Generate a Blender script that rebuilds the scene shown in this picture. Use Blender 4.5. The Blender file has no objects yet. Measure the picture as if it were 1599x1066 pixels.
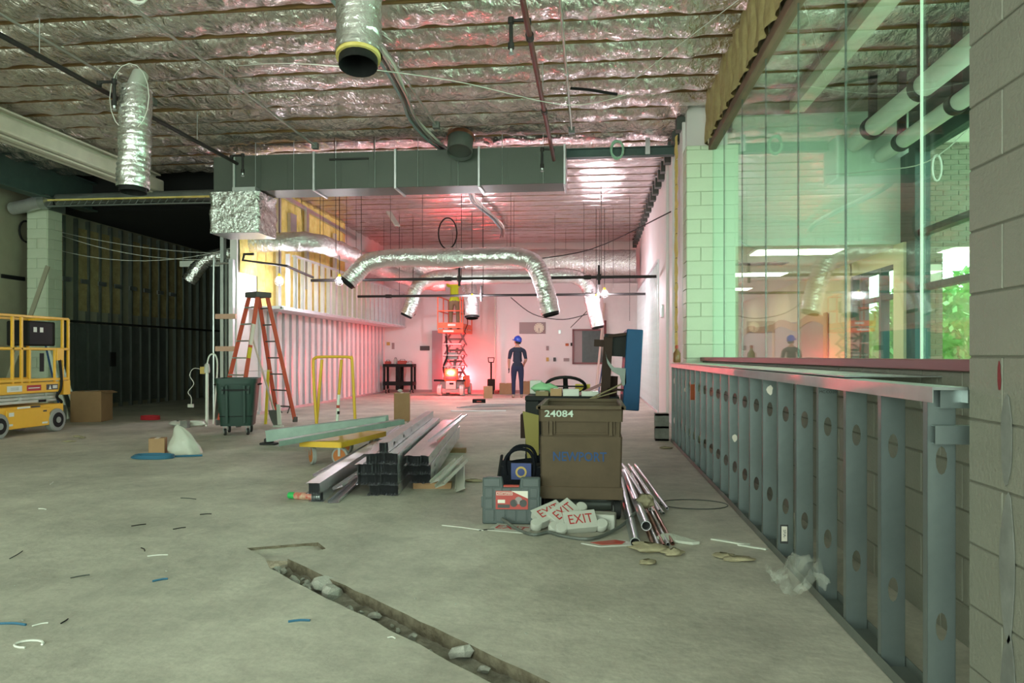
import bpy, bmesh, math, random
from mathutils import Vector, Matrix, noise
from math import sin, cos, pi, radians as R
random.seed(7)
scene = bpy.context.scene
C = scene.collection
# ------------------------------------------------------------------ camera
H = 1.25
cam_d = bpy.data.cameras.new('camera'); cam = bpy.data.objects.new('camera', cam_d); C.objects.link(cam)
cam_d.sensor_width = 36; cam_d.lens = 26; cam_d.shift_y = 23/1599; cam_d.clip_start = .05; cam_d.clip_end = 300
YAW = math.atan(125/1155)
cam.location = (0, 0, H); cam.rotation_euler = (pi/2, 0, YAW)
scene.camera = cam
vs = scene.view_settings
vs.view_transform = 'Standard'; vs.look = 'None'; vs.gamma = 1; vs.use_curve_mapping = False
vs.exposure = 0.0
# ------------------------------------------------------------------ world and large lights
W = bpy.data.worlds.new('world'); scene.world = W; W.use_nodes = True
bg = W.node_tree.nodes['Background']
bg.inputs[0].default_value = (.80, 1.0, .86, 1); bg.inputs[1].default_value = 4.6
def area(name, loc, rot, sx, sy, power, col):
    l = bpy.data.lights.new(name, 'AREA'); l.shape = 'RECTANGLE'; l.size = sx; l.size_y = sy
    l.energy = power; l.color = col
    o = bpy.data.objects.new(name, l); C.objects.link(o); o.location = loc; o.rotation_euler = rot
    return o
area('daylight_storefront', (-4.6, -4.3, 2.0), (R(90), 0, 0), 8.5, 3.0, 270, (.84, 1.0, .78))
area('daylight_side_windows', (-11.6, 2.0, 1.9), (R(90), 0, R(-90)), 6.0, 2.4, 35, (.80, 1.0, .74))
area('daylight_lobby', (4.35, 4.9, 2.3), (R(90), 0, R(78)), 5.6, 3.2, 330, (.84, 1.0, .88))
def point(name, loc, power, col, r=.06, parent=None):
    l = bpy.data.lights.new(name, 'POINT'); l.energy = power; l.color = col; l.shadow_soft_size = r
    o = bpy.data.objects.new(name, l); C.objects.link(o); o.location = loc
    if parent: o.parent = parent
    return o
# ------------------------------------------------------------------ materials
MATS = {}
def mat(name, col, rough=.6, metal=0, var=.0, vscale=4, bump=0, bscale=30, emit=None, estr=0, col2=None, stretch=None, spec=None, alpha=None, trans=0):
    m = bpy.data.materials.new(name); m.use_nodes = True; nt = m.node_tree; N = nt.nodes; L = nt.links
    b = N['Principled BSDF']
    b.inputs['Base Color'].default_value = (*col, 1); b.inputs['Roughness'].default_value = rough; b.inputs['Metallic'].default_value = metal
    if spec is not None: b.inputs['Specular IOR Level'].default_value = spec
    if alpha is not None: b.inputs['Alpha'].default_value = alpha
    if trans: b.inputs['Transmission Weight'].default_value = trans
    if emit: b.inputs['Emission Color'].default_value = (*emit, 1); b.inputs['Emission Strength'].default_value = estr
    if var or bump or col2:
        tc = N.new('ShaderNodeTexCoord'); src = tc.outputs['Object']
        if stretch:
            mp = N.new('ShaderNodeMapping'); mp.inputs['Scale'].default_value = stretch; L.new(src, mp.inputs[0]); src = mp.outputs[0]
        if var or col2:
            n = N.new('ShaderNodeTexNoise'); n.inputs['Scale'].default_value = vscale; n.inputs['Detail'].default_value = 6; n.inputs['Roughness'].default_value = .65
            L.new(src, n.inputs['Vector'])
            r = N.new('ShaderNodeValToRGB'); r.color_ramp.elements[0].position = .32; r.color_ramp.elements[1].position = .68
            c2 = col2 or tuple(min(1, c*(1+var)) for c in col); c1 = col if col2 else tuple(c*(1-var) for c in col)
            r.color_ramp.elements[0].color = (*c1, 1); r.color_ramp.elements[1].color = (*c2, 1)
            L.new(n.outputs[0], r.inputs[0]); L.new(r.outputs[0], b.inputs['Base Color'])
        if bump:
            n2 = N.new('ShaderNodeTexNoise'); n2.inputs['Scale'].default_value = bscale; n2.inputs['Detail'].default_value = 5
            L.new(src, n2.inputs['Vector'])
            bp = N.new('ShaderNodeBump'); bp.inputs['Strength'].default_value = bump; bp.inputs['Distance'].default_value = .02
            L.new(n2.outputs[0], bp.inputs['Height']); L.new(bp.outputs[0], b.inputs['Normal'])
    MATS[name] = m
    return m
def foil_mat(name, col, rough, scale, strength, stretch=(1, 1, 1), dist=.03):
    """aluminium foil facing: metal with sharp crumpled creases"""
    m = bpy.data.materials.new(name); m.use_nodes = True; nt = m.node_tree; N = nt.nodes; L = nt.links
    b = N['Principled BSDF']; b.inputs['Base Color'].default_value = (*col, 1); b.inputs['Metallic'].default_value = .92; b.inputs['Roughness'].default_value = rough
    tc = N.new('ShaderNodeTexCoord'); mp = N.new('ShaderNodeMapping'); mp.inputs['Scale'].default_value = stretch
    L.new(tc.outputs['Object'], mp.inputs[0])
    n0 = N.new('ShaderNodeTexNoise'); n0.inputs['Scale'].default_value = scale*.5; n0.inputs['Detail'].default_value = 3
    L.new(mp.outputs[0], n0.inputs['Vector'])
    mx = N.new('ShaderNodeMix'); mx.data_type = 'VECTOR'; mx.inputs[0].default_value = .35
    L.new(mp.outputs[0], mx.inputs[4]); L.new(n0.outputs['Color'], mx.inputs[5])
    v = N.new('ShaderNodeTexVoronoi'); v.inputs['Scale'].default_value = scale; L.new(mx.outputs[1], v.inputs['Vector'])
    n1 = N.new('ShaderNodeTexNoise'); n1.inputs['Scale'].default_value = scale*1.6; n1.inputs['Detail'].default_value = 4; n1.inputs['Roughness'].default_value = .6; n1.inputs['Distortion'].default_value = 1.2
    L.new(mp.outputs[0], n1.inputs['Vector'])
    ad = N.new('ShaderNodeMath'); ad.operation = 'ADD'; L.new(v.outputs['Distance'], ad.inputs[0]); L.new(n1.outputs[0], ad.inputs[1])
    bp = N.new('ShaderNodeBump'); bp.inputs['Strength'].default_value = strength; bp.inputs['Distance'].default_value = dist
    L.new(ad.outputs[0], bp.inputs['Height']); L.new(bp.outputs[0], b.inputs['Normal'])
    MATS[name] = m
    return m
def glass_mat(name, tint, refl):
    """clear pane: see-through tint with fresnel reflection, cheap to light through"""
    m = bpy.data.materials.new(name); m.use_nodes = True; nt = m.node_tree; N = nt.nodes; L = nt.links
    for n in list(N): N.remove(n)
    out = N.new('ShaderNodeOutputMaterial'); t = N.new('ShaderNodeBsdfTransparent'); t.inputs[0].default_value = (*tint, 1)
    g = N.new('ShaderNodeBsdfGlossy'); g.inputs[0].default_value = (.95, 1, .97, 1); g.inputs['Roughness'].default_value = .02
    lw = N.new('ShaderNodeLayerWeight'); lw.inputs['Blend'].default_value = .5
    pw = N.new('ShaderNodeMath'); pw.operation = 'POWER'; pw.inputs[1].default_value = 5; L.new(lw.outputs['Facing'], pw.inputs[0])
    fr = N.new('ShaderNodeMath'); fr.operation = 'MULTIPLY_ADD'; fr.inputs[1].default_value = .96-refl; fr.inputs[2].default_value = refl; L.new(pw.outputs[0], fr.inputs[0])
    mx = N.new('ShaderNodeMixShader'); L.new(fr.outputs[0], mx.inputs[0]); L.new(t.outputs[0], mx.inputs[1]); L.new(g.outputs[0], mx.inputs[2]); L.new(mx.outputs[0], out.inputs[0])
    MATS[name] = m
    return m
foil_mat('foil', (.80, .73, .71), .23, 6, .95, (1.0, .7, 1), .05)
foil_mat('foil_far', (.70, .62, .61), .27, 5, .35, (.5, 1.6, 1), .04)
mat('mortar_green', (.48, .52, .40), .7, var=.05)
foil_mat('foil_duct', (.78, .78, .77), .22, 8, .42, dist=.035)
foil_mat('foil_wrap', (.72, .74, .72), .25, 10, .7)
glass_mat('glass', (.88, .975, .925), .05)
glass_mat('glass_out', (.90, .97, .93), .04)
glass_mat('dark_glass', (.55, .55, .55), .05)
mat('concrete', (.52, .49, .415), .75, var=.22, vscale=1.1, bump=.25, bscale=14)
def concrete_wear(m):
    nt = m.node_tree; N = nt.nodes; L = nt.links; b = N['Principled BSDF']; src = b.inputs['Base Color'].links[0].from_socket
    tc = N.new('ShaderNodeTexCoord'); prev = src
    for sc_, lo, hi, det in ((.45, .82, 1.08, 4), (5.5, .84, 1.10, 8), (38, .90, 1.06, 3)):
        n = N.new('ShaderNodeTexNoise'); n.inputs['Scale'].default_value = sc_; n.inputs['Detail'].default_value = det; n.inputs['Roughness'].default_value = .7; n.inputs['Distortion'].default_value = .8
        L.new(tc.outputs['Object'], n.inputs['Vector'])
        mr = N.new('ShaderNodeMapRange'); mr.inputs[1].default_value = .3; mr.inputs[2].default_value = .7; mr.inputs[3].default_value = lo; mr.inputs[4].default_value = hi; L.new(n.outputs[0], mr.inputs[0])
        mx = N.new('ShaderNodeVectorMath'); mx.operation = 'SCALE'; L.new(prev, mx.inputs[0]); L.new(mr.outputs[0], mx.inputs['Scale']); prev = mx.outputs[0]
    L.new(prev, b.inputs['Base Color'])
concrete_wear(MATS['concrete'])
mat('trench_dirt', (.15, .135, .105), .95, col2=(.36, .34, .28), vscale=9, bump=.8, bscale=20)
mat('trench_side', (.085, .065, .04), .95, col2=(.20, .17, .12), vscale=14, bump=.8, bscale=40)
mat('rubble', (.45, .44, .39), .9, var=.25, vscale=12, bump=.5, bscale=40)
mat('joist_wood', (.20, .11, .04), .7, var=.3, vscale=5, stretch=(.4, 6, 6))
mat('deck_dark', (.03, .03, .028), .95)
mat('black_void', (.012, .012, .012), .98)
mat('block_paint', (.20, .195, .16), .6, var=.06, vscale=3, bump=.25, bscale=60)
mat('block_green', (.55, .60, .46), .55, var=.04, vscale=3, bump=.15, bscale=60)
mat('mortar', (.125, .12, .095), .8, var=.1)
mat('block_grey', (.24, .24, .22), .9, var=.2, vscale=8, bump=.5, bscale=80)
mat('stain_grey', (.17, .172, .158), .8, var=.25, vscale=7)
mat('gypsum', (.74, .71, .70), .8, var=.05, vscale=2)
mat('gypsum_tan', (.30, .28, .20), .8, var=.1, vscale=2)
mat('paint_white', (.78, .74, .74), .6, var=.03, vscale=1)
mat('paint_cream', (.80, .70, .48), .6)
mat('paint_mint', (.62, .72, .62), .5)
mat('galv', (.52, .55, .55), .36, .85, var=.10, vscale=3, bump=.04, bscale=20)
mat('galv_stud', (.26, .30, .30), .38, .8, var=.12, vscale=3, bump=.05, bscale=15)
mat('galv_bright', (.66, .66, .69), .34, .75, var=.08, vscale=5)
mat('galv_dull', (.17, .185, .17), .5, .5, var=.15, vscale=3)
mat('galv_dark', (.09, .10, .09), .6, .4)
mat('duct_sheet', (.10, .112, .096), .5, .35, var=.06, vscale=1.5)
mat('steel_teal', (.075, .12, .11), .55, .2, var=.1)
mat('steel_white', (.66, .64, .52), .6, var=.06)
mat('steel_maroon', (.20, .065, .07), .45)
mat('beam_brown', (.16, .09, .06), .7, var=.25, vscale=4, stretch=(4, .5, 4))
mat('batt_yellow', (.62, .47, .11), .95, col2=(.78, .64, .24), vscale=5, bump=.7, bscale=14)
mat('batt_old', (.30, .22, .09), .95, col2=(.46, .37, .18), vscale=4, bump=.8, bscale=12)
mat('black_pipe', (.02, .017, .016), .6, .0)
mat('pipe_red', (.14, .04, .035), .5, .2)
mat('conduit', (.45, .46, .42), .4, .7)
mat('cable_blue', (.20, .26, .27), .5)
mat('cable_white', (.72, .72, .66), .5)
mat('cable_green', (.35, .62, .45), .5)
mat('rubber', (.02, .02, .02), .7)
mat('plastic_black', (.012, .012, .012), .6, spec=.2)
mat('black_fabric', (.009, .010, .014), .9, spec=.15, bump=.3, bscale=60)
mat('pvc_white', (.75, .78, .70), .35)
mat('white_plastic', (.50, .50, .45), .4, var=.06)
mat('hamper_brown', (.10, .068, .042), .65, spec=.25, var=.12, vscale=4, bump=.08, bscale=30)
mat('hamper_inside', (.035, .018, .013), .7)
mat('stencil_white', (.50, .58, .50), .7)
mat('stencil_blue', (.018, .06, .17), .7)
mat('cabinet_blue', (.006, .05, .125), .5, var=.05, spec=.25)
mat('cabinet_brown', (.03, .014, .010), .7, spec=.2)
mat('bin_green', (.012, .042, .031), .5, bump=.06, bscale=60)
mat('ladder_orange', (.58, .095, .045), .5)
mat('ladder_top', (.09, .09, .085), .6)
mat('aluminium', (.62, .62, .62), .4, .8)
mat('cart_yellow', (.72, .43, .025), .45, var=.06)
mat('wheel_orange', (.42, .13, .03), .6)
mat('lift_yellow', (.86, .45, .03), .4, var=.04)
mat('lift_grey', (.55, .58, .54), .5, .2, var=.1)
mat('lift_orange', (.86, .12, .035), .45)
mat('lift_metal', (.33, .28, .28), .5, .4)
mat('tire_grey', (.30, .30, .28), .8)
mat('tire_light', (.55, .50, .46), .8)
mat('sticker_white', (.75, .75, .70), .5)
mat('sticker_red', (.42, .02, .03), .5)
mat('sticker_dark', (.05, .05, .05), .5)
mat('cardboard', (.36, .21, .11), .85, var=.08, vscale=3)
mat('cardboard_dark', (.20, .15, .08), .85, var=.08)
mat('plastic_bag', (.66, .66, .58), .35, bump=.6, bscale=14, alpha=.75)
mat('plastic_film', (.55, .56, .50), .3, bump=.9, bscale=14, alpha=.22)
mat('hose_blue', (.03, .13, .22), .5)
mat('hose_red', (.40, .02, .03), .5)
mat('shirt_navy', (.014, .020, .038), .85)
mat('trouser_navy', (.012, .02, .055), .85)
mat('skin', (.46, .24, .17), .6)
mat('hair_dark', (.02, .015, .012), .8)
mat('hardhat_blue', (.02, .06, .42), .3)
mat('shoe_tan', (.35, .26, .20), .8)
mat('glove_dark', (.03, .03, .04), .8)
mat('hivis', (.62, .85, .03), .7)
mat('trouser_tan', (.30, .22, .13), .85)
mat('bulb', (1, 1, 1), .5, emit=(1, .90, .97), estr=1500)
mat('bulb_mid', (1, 1, 1), .5, emit=(1, .90, .97), estr=650)
mat('bulb_dim', (1, 1, 1), .5, emit=(1, .90, .97), estr=420)
mat('beacon', (1, .1, .1), .5, emit=(1, .05, .06), estr=1700)
mat('troffer', (1, 1, 1), .5, emit=(1, .93, .74), estr=12)
mat('case_grey', (.09, .11, .11), .45, spec=.3, var=.06, alpha=.93)
mat('case_cell', (.065, .08, .08), .4, var=.15, vscale=8)
mat('guard_yellow', (.20, .155, .015), .5)
mat('mark_red', (.16, .012, .014), .6)
mat('label_red', (.42, .03, .022), .4)
mat('label_white', (.75, .68, .60), .5)
mat('exit_red', (.45, .03, .03), .5)
mat('placard_red', (.52, .05, .035), .3)
mat('copper', (.52, .24, .17), .35, .9)
mat('tile_white', (.60, .62, .54), .9, bump=.3, bscale=60)
mat('paper_scrap', (.36, .31, .20), .9, var=.2, vscale=8, bump=.5, bscale=20)
mat('brick_brown', (.20, .16, .12), .85, var=.15, vscale=6)
mat('brick_mortar', (.50, .47, .38), .9)
mat('leaf', (.26, .52, .20), .6, col2=(.48, .82, .42), vscale=1.2)
mat('grass_out', (.20, .38, .12), .9, var=.2)
mat('bark', (.12, .09, .06), .9)
mat('cork', (.30, .27, .26), .8, var=.06)
mat('frame_brown', (.50, .30, .12), .6)
mat('mullion', (.045, .085, .08), .45, .2)
mat('clock_face', (.72, .68, .55), .5)
mat('panel_grey', (.34, .27, .27), .6)
mat('door_grey', (.36, .28, .31), .6)
mat('wood_pink', (.62, .38, .28), .7, var=.1)
mat('green_track', (.22, .29, .25), .45, .4, var=.15, vscale=3)
mat('tool_red', (.45, .06, .04), .5)
mat('tool_yellow', (.70, .55, .03), .5)
mat('green_bag', (.28, .55, .30), .6, bump=.4, bscale=20)
mat('can_body', (.55, .50, .35), .4, col2=(.45, .05, .04), vscale=18)
mat('can_green', (.03, .42, .10), .4)
mat('bottle_amber', (.22, .10, .03), .3)
mat('blue_tape', (.04, .30, .62), .6)
mat('rust_paint', (.45, .10, .03), .7)
mat('wood_pole', (.62, .52, .45), .6)
mat('gold', (.55, .38, .10), .5)
mat('bag_blue', (.05, .07, .22), .6)
mat('white_pipe_wrap', (.70, .70, .66), .6)
# ------------------------------------------------------------------ mesh building
class MB:
    def __init__(s): s.v = []; s.f = []
    def add(s, vs_, fs): 
        o = len(s.v); s.v += [tuple(v) for v in vs_]; s.f += [tuple(i+o for i in f) for f in fs]; return s
    def box(s, c, d, M=None, taper=1.0):
        x, y, z = d[0]/2, d[1]/2, d[2]/2; t = taper
        p = [Vector(q) for q in ((-x*t,-y*t,-z),(x*t,-y*t,-z),(x*t,y*t,-z),(-x*t,y*t,-z),(-x,-y,z),(x,-y,z),(x,y,z),(-x,y,z))]
        if M is not None: p = [M @ q for q in p]
        c = Vector(c)
        return s.add([q+c for q in p], [(3,2,1,0),(4,5,6,7),(0,1,5,4),(1,2,6,5),(2,3,7,6),(3,0,4,7)])
    def b2(s, x0, x1, y0, y1, z0, z1): return s.box(((x0+x1)/2,(y0+y1)/2,(z0+z1)/2), (abs(x1-x0),abs(y1-y0),abs(z1-z0)))
    def beam(s, p0, p1, w, h, up=(0,0,1)):
        p0 = Vector(p0); p1 = Vector(p1); d = p1-p0; L = d.length; d.normalize()
        u = Vector(up)
        if abs(d.dot(u)) > .98: u = Vector((0,1,0))
        x = d.cross(u).normalized(); z = x.cross(d)
        M = Matrix((x, d, z)).transposed()
        return s.box((p0+p1)/2, (w, L, h), M)
    def ring_sweep(s, pts, rads, n=8, closed=False, cap=True, squash=1):
        pts = [Vector(p) for p in pts]; m = len(pts); o = len(s.v)
        t0 = (pts[1]-pts[0]).normalized(); a = Vector((0,0,1)) if abs(t0.z) < .9 else Vector((1,0,0))
        x = t0.cross(a).normalized(); rings = []
        for i, p in enumerate(pts):
            if closed: t = (pts[(i+1) % m]-pts[i-1]).normalized()
            elif i == 0: t = t0
            elif i == m-1: t = (pts[-1]-pts[-2]).normalized()
            else: t = ((pts[i+1]-p).normalized()+(p-pts[i-1]).normalized()).normalized()
            x = (x - t*x.dot(t)).normalized(); y = t.cross(x)
            r = rads[i] if isinstance(rads, (list, tuple)) else rads
            s.v += [tuple(p + x*(r*cos(2*pi*k/n)) + y*(r*squash*sin(2*pi*k/n))) for k in range(n)]
        for i in range(m if closed else m-1):
            j = (i+1) % m
            for k in range(n):
                k2 = (k+1) % n
                s.f.append((o+i*n+k, o+i*n+k2, o+j*n+k2, o+j*n+k))
        if cap and not closed:
            s.f.append(tuple(o+k for k in range(n))[::-1]); s.f.append(tuple(o+(m-1)*n+k for k in range(n)))
        return s
    def cyl(s, p0, p1, r, r2=None, n=14, cap=True): return s.ring_sweep([p0, p1], [r, r if r2 is None else r2], n, cap=cap)
    def tube(s, pts, r, n=8, closed=False, smooth=0):
        if smooth: pts = catmull(pts, smooth, closed)
        return s.ring_sweep(pts, r, n, closed)
    def pipe(s, p0, p1, ro, ri, n=16):
        """open tube with a wall"""
        p0 = Vector(p0); p1 = Vector(p1); d = (p1-p0).normalized()
        x = d.cross(Vector((0, 0, 1)) if abs(d.z) < .9 else Vector((1, 0, 0))).normalized(); y = d.cross(x); o = len(s.v)
        for c, r in ((p0, ri), (p0, ro), (p1, ro), (p1, ri)): s.v += [tuple(c+x*(r*cos(2*pi*k/n))+y*(r*sin(2*pi*k/n))) for k in range(n)]
        for i in range(4):
            j = (i+1) % 4; s.f += [(o+i*n+k, o+i*n+(k+1) % n, o+j*n+(k+1) % n, o+j*n+k) for k in range(n)]
        return s
    def lathe(s, prof, c=(0,0,0), n=20, axis='z', cap=True):
        o = len(s.v); c = Vector(c)
        for r, z in prof:
            for k in range(n):
                a = 2*pi*k/n
                q = (r*cos(a), r*sin(a), z) if axis == 'z' else ((z, r*cos(a), r*sin(a)) if axis == 'x' else (r*sin(a), z, r*cos(a)))
                s.v.append(tuple(c+Vector(q)))
        for i in range(len(prof)-1):
            for k in range(n):
                k2 = (k+1) % n; s.f.append((o+i*n+k, o+i*n+k2, o+(i+1)*n+k2, o+(i+1)*n+k))
        if cap:
            s.f.append(tuple(o+k for k in range(n))[::-1]); s.f.append(tuple(o+(len(prof)-1)*n+k for k in range(n)))
        return s
    def prism(s, poly, t, M=Matrix.Identity(4)):
        """2-D outline (x, z) extruded by t along y, then moved by M"""
        n = len(poly)
        p = [M @ Vector((a, -t/2, b)) for a, b in poly] + [M @ Vector((a, t/2, b)) for a, b in poly]
        return s.add(p, [tuple(range(n)), tuple(range(2*n-1, n-1, -1))] + [(i, i+n, (i+1) % n+n, (i+1) % n) for i in range(n)])
    def grid(s, fn, nu, nv):
        o = len(s.v)
        for i in range(nu+1):
            for j in range(nv+1): s.v.append(tuple(fn(i/nu, j/nv)))
        for i in range(nu):
            for j in range(nv):
                a = o+i*(nv+1)+j; s.f.append((a, a+nv+1, a+nv+2, a+1))
        return s
    def mesh(s, name, m, bev=0, smooth=False, segs=1):
        me = bpy.data.meshes.new(name); me.from_pydata(s.v, [], s.f); me.update()
        bm = bmesh.new(); bm.from_mesh(me)
        bmesh.ops.recalc_face_normals(bm, faces=bm.faces)
        if bev:
            es = [e for e in bm.edges if len(e.link_faces) == 2 and e.calc_face_angle(0) > .6]
            bmesh.ops.bevel(bm, geom=es, offset=bev, segments=segs, affect='EDGES', profile=.6, clamp_overlap=True)
        bm.to_mesh(me); bm.free()
        if m: me.materials.append(MATS[m] if isinstance(m, str) else m)
        if smooth:
            for p in me.polygons: p.use_smooth = True
            if smooth != 'all': me.set_sharp_from_angle(angle=R(38))
        return me
    def build(s, name, m, parent=None, bev=0, smooth=False, segs=1, loc=None, rot=None):
        o = bpy.data.objects.new(name, s.mesh(name, m, bev, smooth, segs)); C.objects.link(o)
        if parent: o.parent = parent
        if loc: o.location = loc
        if rot: o.rotation_euler = rot
        return o
def catmull(P, k, closed=False):
    P = [Vector(p) for p in P]; n = len(P); out = []
    for i in range(n if closed else n-1):
        if closed: a, b, c, d = P[i-1], P[i], P[(i+1) % n], P[(i+2) % n]
        else: a, b, c, d = P[max(i-1, 0)], P[i], P[i+1], P[min(i+2, n-1)]
        for j in range(k):
            t = j/k
            out.append(.5*((2*b)+(c-a)*t+(2*a-5*b+4*c-d)*t*t+(3*b-a-3*c+d)*t**3))
    if not closed: out.append(P[-1])
    return out
def thing(name, label, cat, loc=(0,0,0), rz=0, group=None, rot=None):
    o = bpy.data.objects.new(name, None); C.objects.link(o); o.empty_display_size = .1
    o.location = loc; o.rotation_euler = rot or (0, 0, rz); o['label'] = label; o['category'] = cat
    if group: o['group'] = group
    return o
def tag(o, label, cat, group=None):
    o['label'] = label; o['category'] = cat
    if group: o['group'] = group
    return o
def struct(o, label=None):
    o['kind'] = 'structure'
    if label: o['label'] = label
    return o
def dup(o, name, parent=None, loc=None, rot=None, scale=None):
    c = bpy.data.objects.new(name, o.data); C.objects.link(c); c.parent = parent
    if loc is not None: c.location = loc
    if rot is not None: c.rotation_euler = rot
    if scale is not None: c.scale = scale
    return c
def inst(me, name, parent=None, loc=(0,0,0), rot=(0,0,0), scale=None):
    c = bpy.data.objects.new(name, me); C.objects.link(c); c.parent = parent; c.location = loc; c.rotation_euler = rot
    if scale: c.scale = scale
    return c
def copy_tree(o, parent=None):
    c = o.copy(); C.objects.link(c); c.parent = parent
    for ch in list(o.children): copy_tree(ch, c)
    return c
def text(s, size, m, parent, loc, rot, name='lettering', ext=.001, stretch=(1, 1), align='CENTER', bold=0):
    cu = bpy.data.curves.new('t', 'FONT'); cu.body = s; cu.size = size; cu.extrude = ext; cu.align_x = align; cu.align_y = 'CENTER'; cu.resolution_u = 2; cu.offset = bold
    t = bpy.data.objects.new('t', cu); C.objects.link(t)
    dg = bpy.context.evaluated_depsgraph_get()
    me = bpy.data.meshes.new_from_object(t.evaluated_get(dg)); me.name = name; bpy.data.objects.remove(t)
    me.materials.clear(); me.materials.append(MATS[m])
    o = inst(me, name, parent, loc, rot, (stretch[0], stretch[1], 1))
    return o
def nz(x, y, z): return noise.noise(Vector((x, y, z)))
_c, _s = cos(YAW), sin(YAW)
def gx(px, Y):
    """world x of a photograph column at room depth Y"""
    k = (px-799.5)/1155; d = Y/(k*_s+_c); return k*d*_c-d*_s
def gz(px, py, Y):
    k = (px-799.5)/1155; d = Y/(k*_s+_c); return H-(py-556)/1155*d
def gp(px, py, z=0.0):
    """point of the horizontal plane at height z seen at a photograph pixel"""
    d = 1155*(H-z)/(py-556); k = (px-799.5)/1155*d; return Vector((k*_c-d*_s, k*_s+d*_c, z))
# ================================================================== STRUCTURE
XG = 1.75      # plane of the tall glass
XF = 1.45      # far right wall
XL = -7.15     # left partition
XW = -11.8     # outer left wall
YB = 25.0      # back wall
ZC = 5.05      # underside of the joists
# ---- floor with the saw-cut trench
tA = Vector((-1.87, 4.40)); tdir = Vector((.738, -.675)).normalized(); tn = Vector((-tdir.y, tdir.x))
if tn.dot(Vector((1, 1))) > 0: tn = -tn
def tpt(u, v): return tA + tdir*u + tn*v
def jag(v, a): return (v[0]+random.uniform(-a, a), v[1]+random.uniform(-a, a))
outline = [(-2.02, 4.40), (-2.24, 4.61), (-1.83, 4.80), (-1.72, 4.65)]
outline += [jag(tpt(.12*i, 0), .006) for i in range(0, 35)]
outline += [jag(tpt(.12*i, .17), .008) for i in range(34, 0, -1)]
def make_floor():
    bm = bmesh.new()
    def loop(pts):
        vs_ = [bm.verts.new((x, y, 0)) for x, y in pts]
        return [bm.edges.new((vs_[i], vs_[(i+1) % len(vs_)])) for i in range(len(vs_))], vs_
    e1, _ = loop([(-12.2, -5), (7.0, -5), (7.0, 26.5), (-12.2, 26.5)])
    e2, v2 = loop(outline)
    bmesh.ops.triangle_fill(bm, use_beauty=True, edges=e1+e2)
    # drop faces that fell inside the hole
    def inside(p):
        c = False; n = len(outline); j = n-1
        for i in range(n):
            xi, yi = outline[i]; xj, yj = outline[j]
            if (yi > p.y) != (yj > p.y) and p.x < (xj-xi)*(p.y-yi)/(yj-yi)+xi: c = not c
            j = i
        return c
    bmesh.ops.delete(bm, geom=[f for f in bm.faces if inside(f.calc_center_median())], context='FACES_ONLY')
    for f in bm.faces:
        if f.normal.z < 0: f.normal_flip()
    me = bpy.data.meshes.new('floor'); bm.to_mesh(me); bm.free(); me.materials.append(MATS['concrete'])
    return inst(me, 'floor')
floor = struct(make_floor(), 'dusty bare concrete slab with a saw-cut trench')
m = MB(); n_ = len(outline)
m.add([(x, y, 0) for x, y in outline]+[(x, y, -.2) for x, y in outline], [(i, (i+1) % n_, (i+1) % n_+n_, i+n_) for i in range(n_)])
m.build('trench_side', 'trench_side', floor)
def dirt(u, v):
    uu = -.06+u*4.3; vv = -.5+v*.95; p = tpt(uu, vv)
    z = -.062+.022*nz(p.x*5, p.y*5, 1)+.02*nz(p.x*16, p.y*16, 3)
    return (p.x, p.y, z)
MB().grid(dirt, 150, 26).build('trench_bed', 'trench_dirt', floor, smooth='all')
MB().grid(lambda u, v: (-2.4+.8*u, 4.4+.5*v, -.018+.006*nz(u*9, v*9, 1)+.03*min(0, nz(u*3, v*3, 4))), 20, 14).build('shallow_cut', 'concrete', floor, smooth='all')
# ---- concrete block walls
BLK = {}
def blocks(parent, o, u, L, z0, z1, m, first=0, name='block', th=.03, bl=.406, bh=.203, gap=.009, bev=.004):
    """running bond of blocks on a vertical face that starts at o and runs along u"""
    rz = math.atan2(u[1], u[0]); row = 0; z = z0
    while z < z1-.02:
        h = min(bh, z1-z); x = -(bl/2 if (row+first) % 2 else 0)
        while x < L-.01:
            a = max(x, 0); b = min(x+bl, L)
            if b-a > .03:
                key = (round(b-a, 3), round(h, 3), m, th, gap)
                if key not in BLK: BLK[key] = MB().box((0, 0, 0), (b-a-gap, th, h-gap)).mesh(name, m, bev)
                c = (a+b)/2
                inst(BLK[key], name, parent, (o[0]+u[0]*c, o[1]+u[1]*c, z+h/2), (0, 0, rz))
            x += bl
        z += bh; row += 1
# near pier at the right
pier = struct(MB().b2(1.236, 2.0, -4.5, 2.574, 0, 5.3).build('wall_right_near', 'mortar'), 'painted concrete block pier beside the glass')
blocks(pier, (1.246, 2.58-.406*5, 0), (0, 1), .406*5, 0.03, 5.3, 'block_paint', first=0, gap=.006, bev=.003)
blocks(pier, (1.236, 2.566, 0), (1, 0), .75, 0.03, 5.3, 'block_paint', first=1, gap=.006, bev=.003)
MB().b2(1.236-.006, 1.25, -4.5, .55, 0, 5.3).build('plain_face', 'block_paint', pier)
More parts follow.
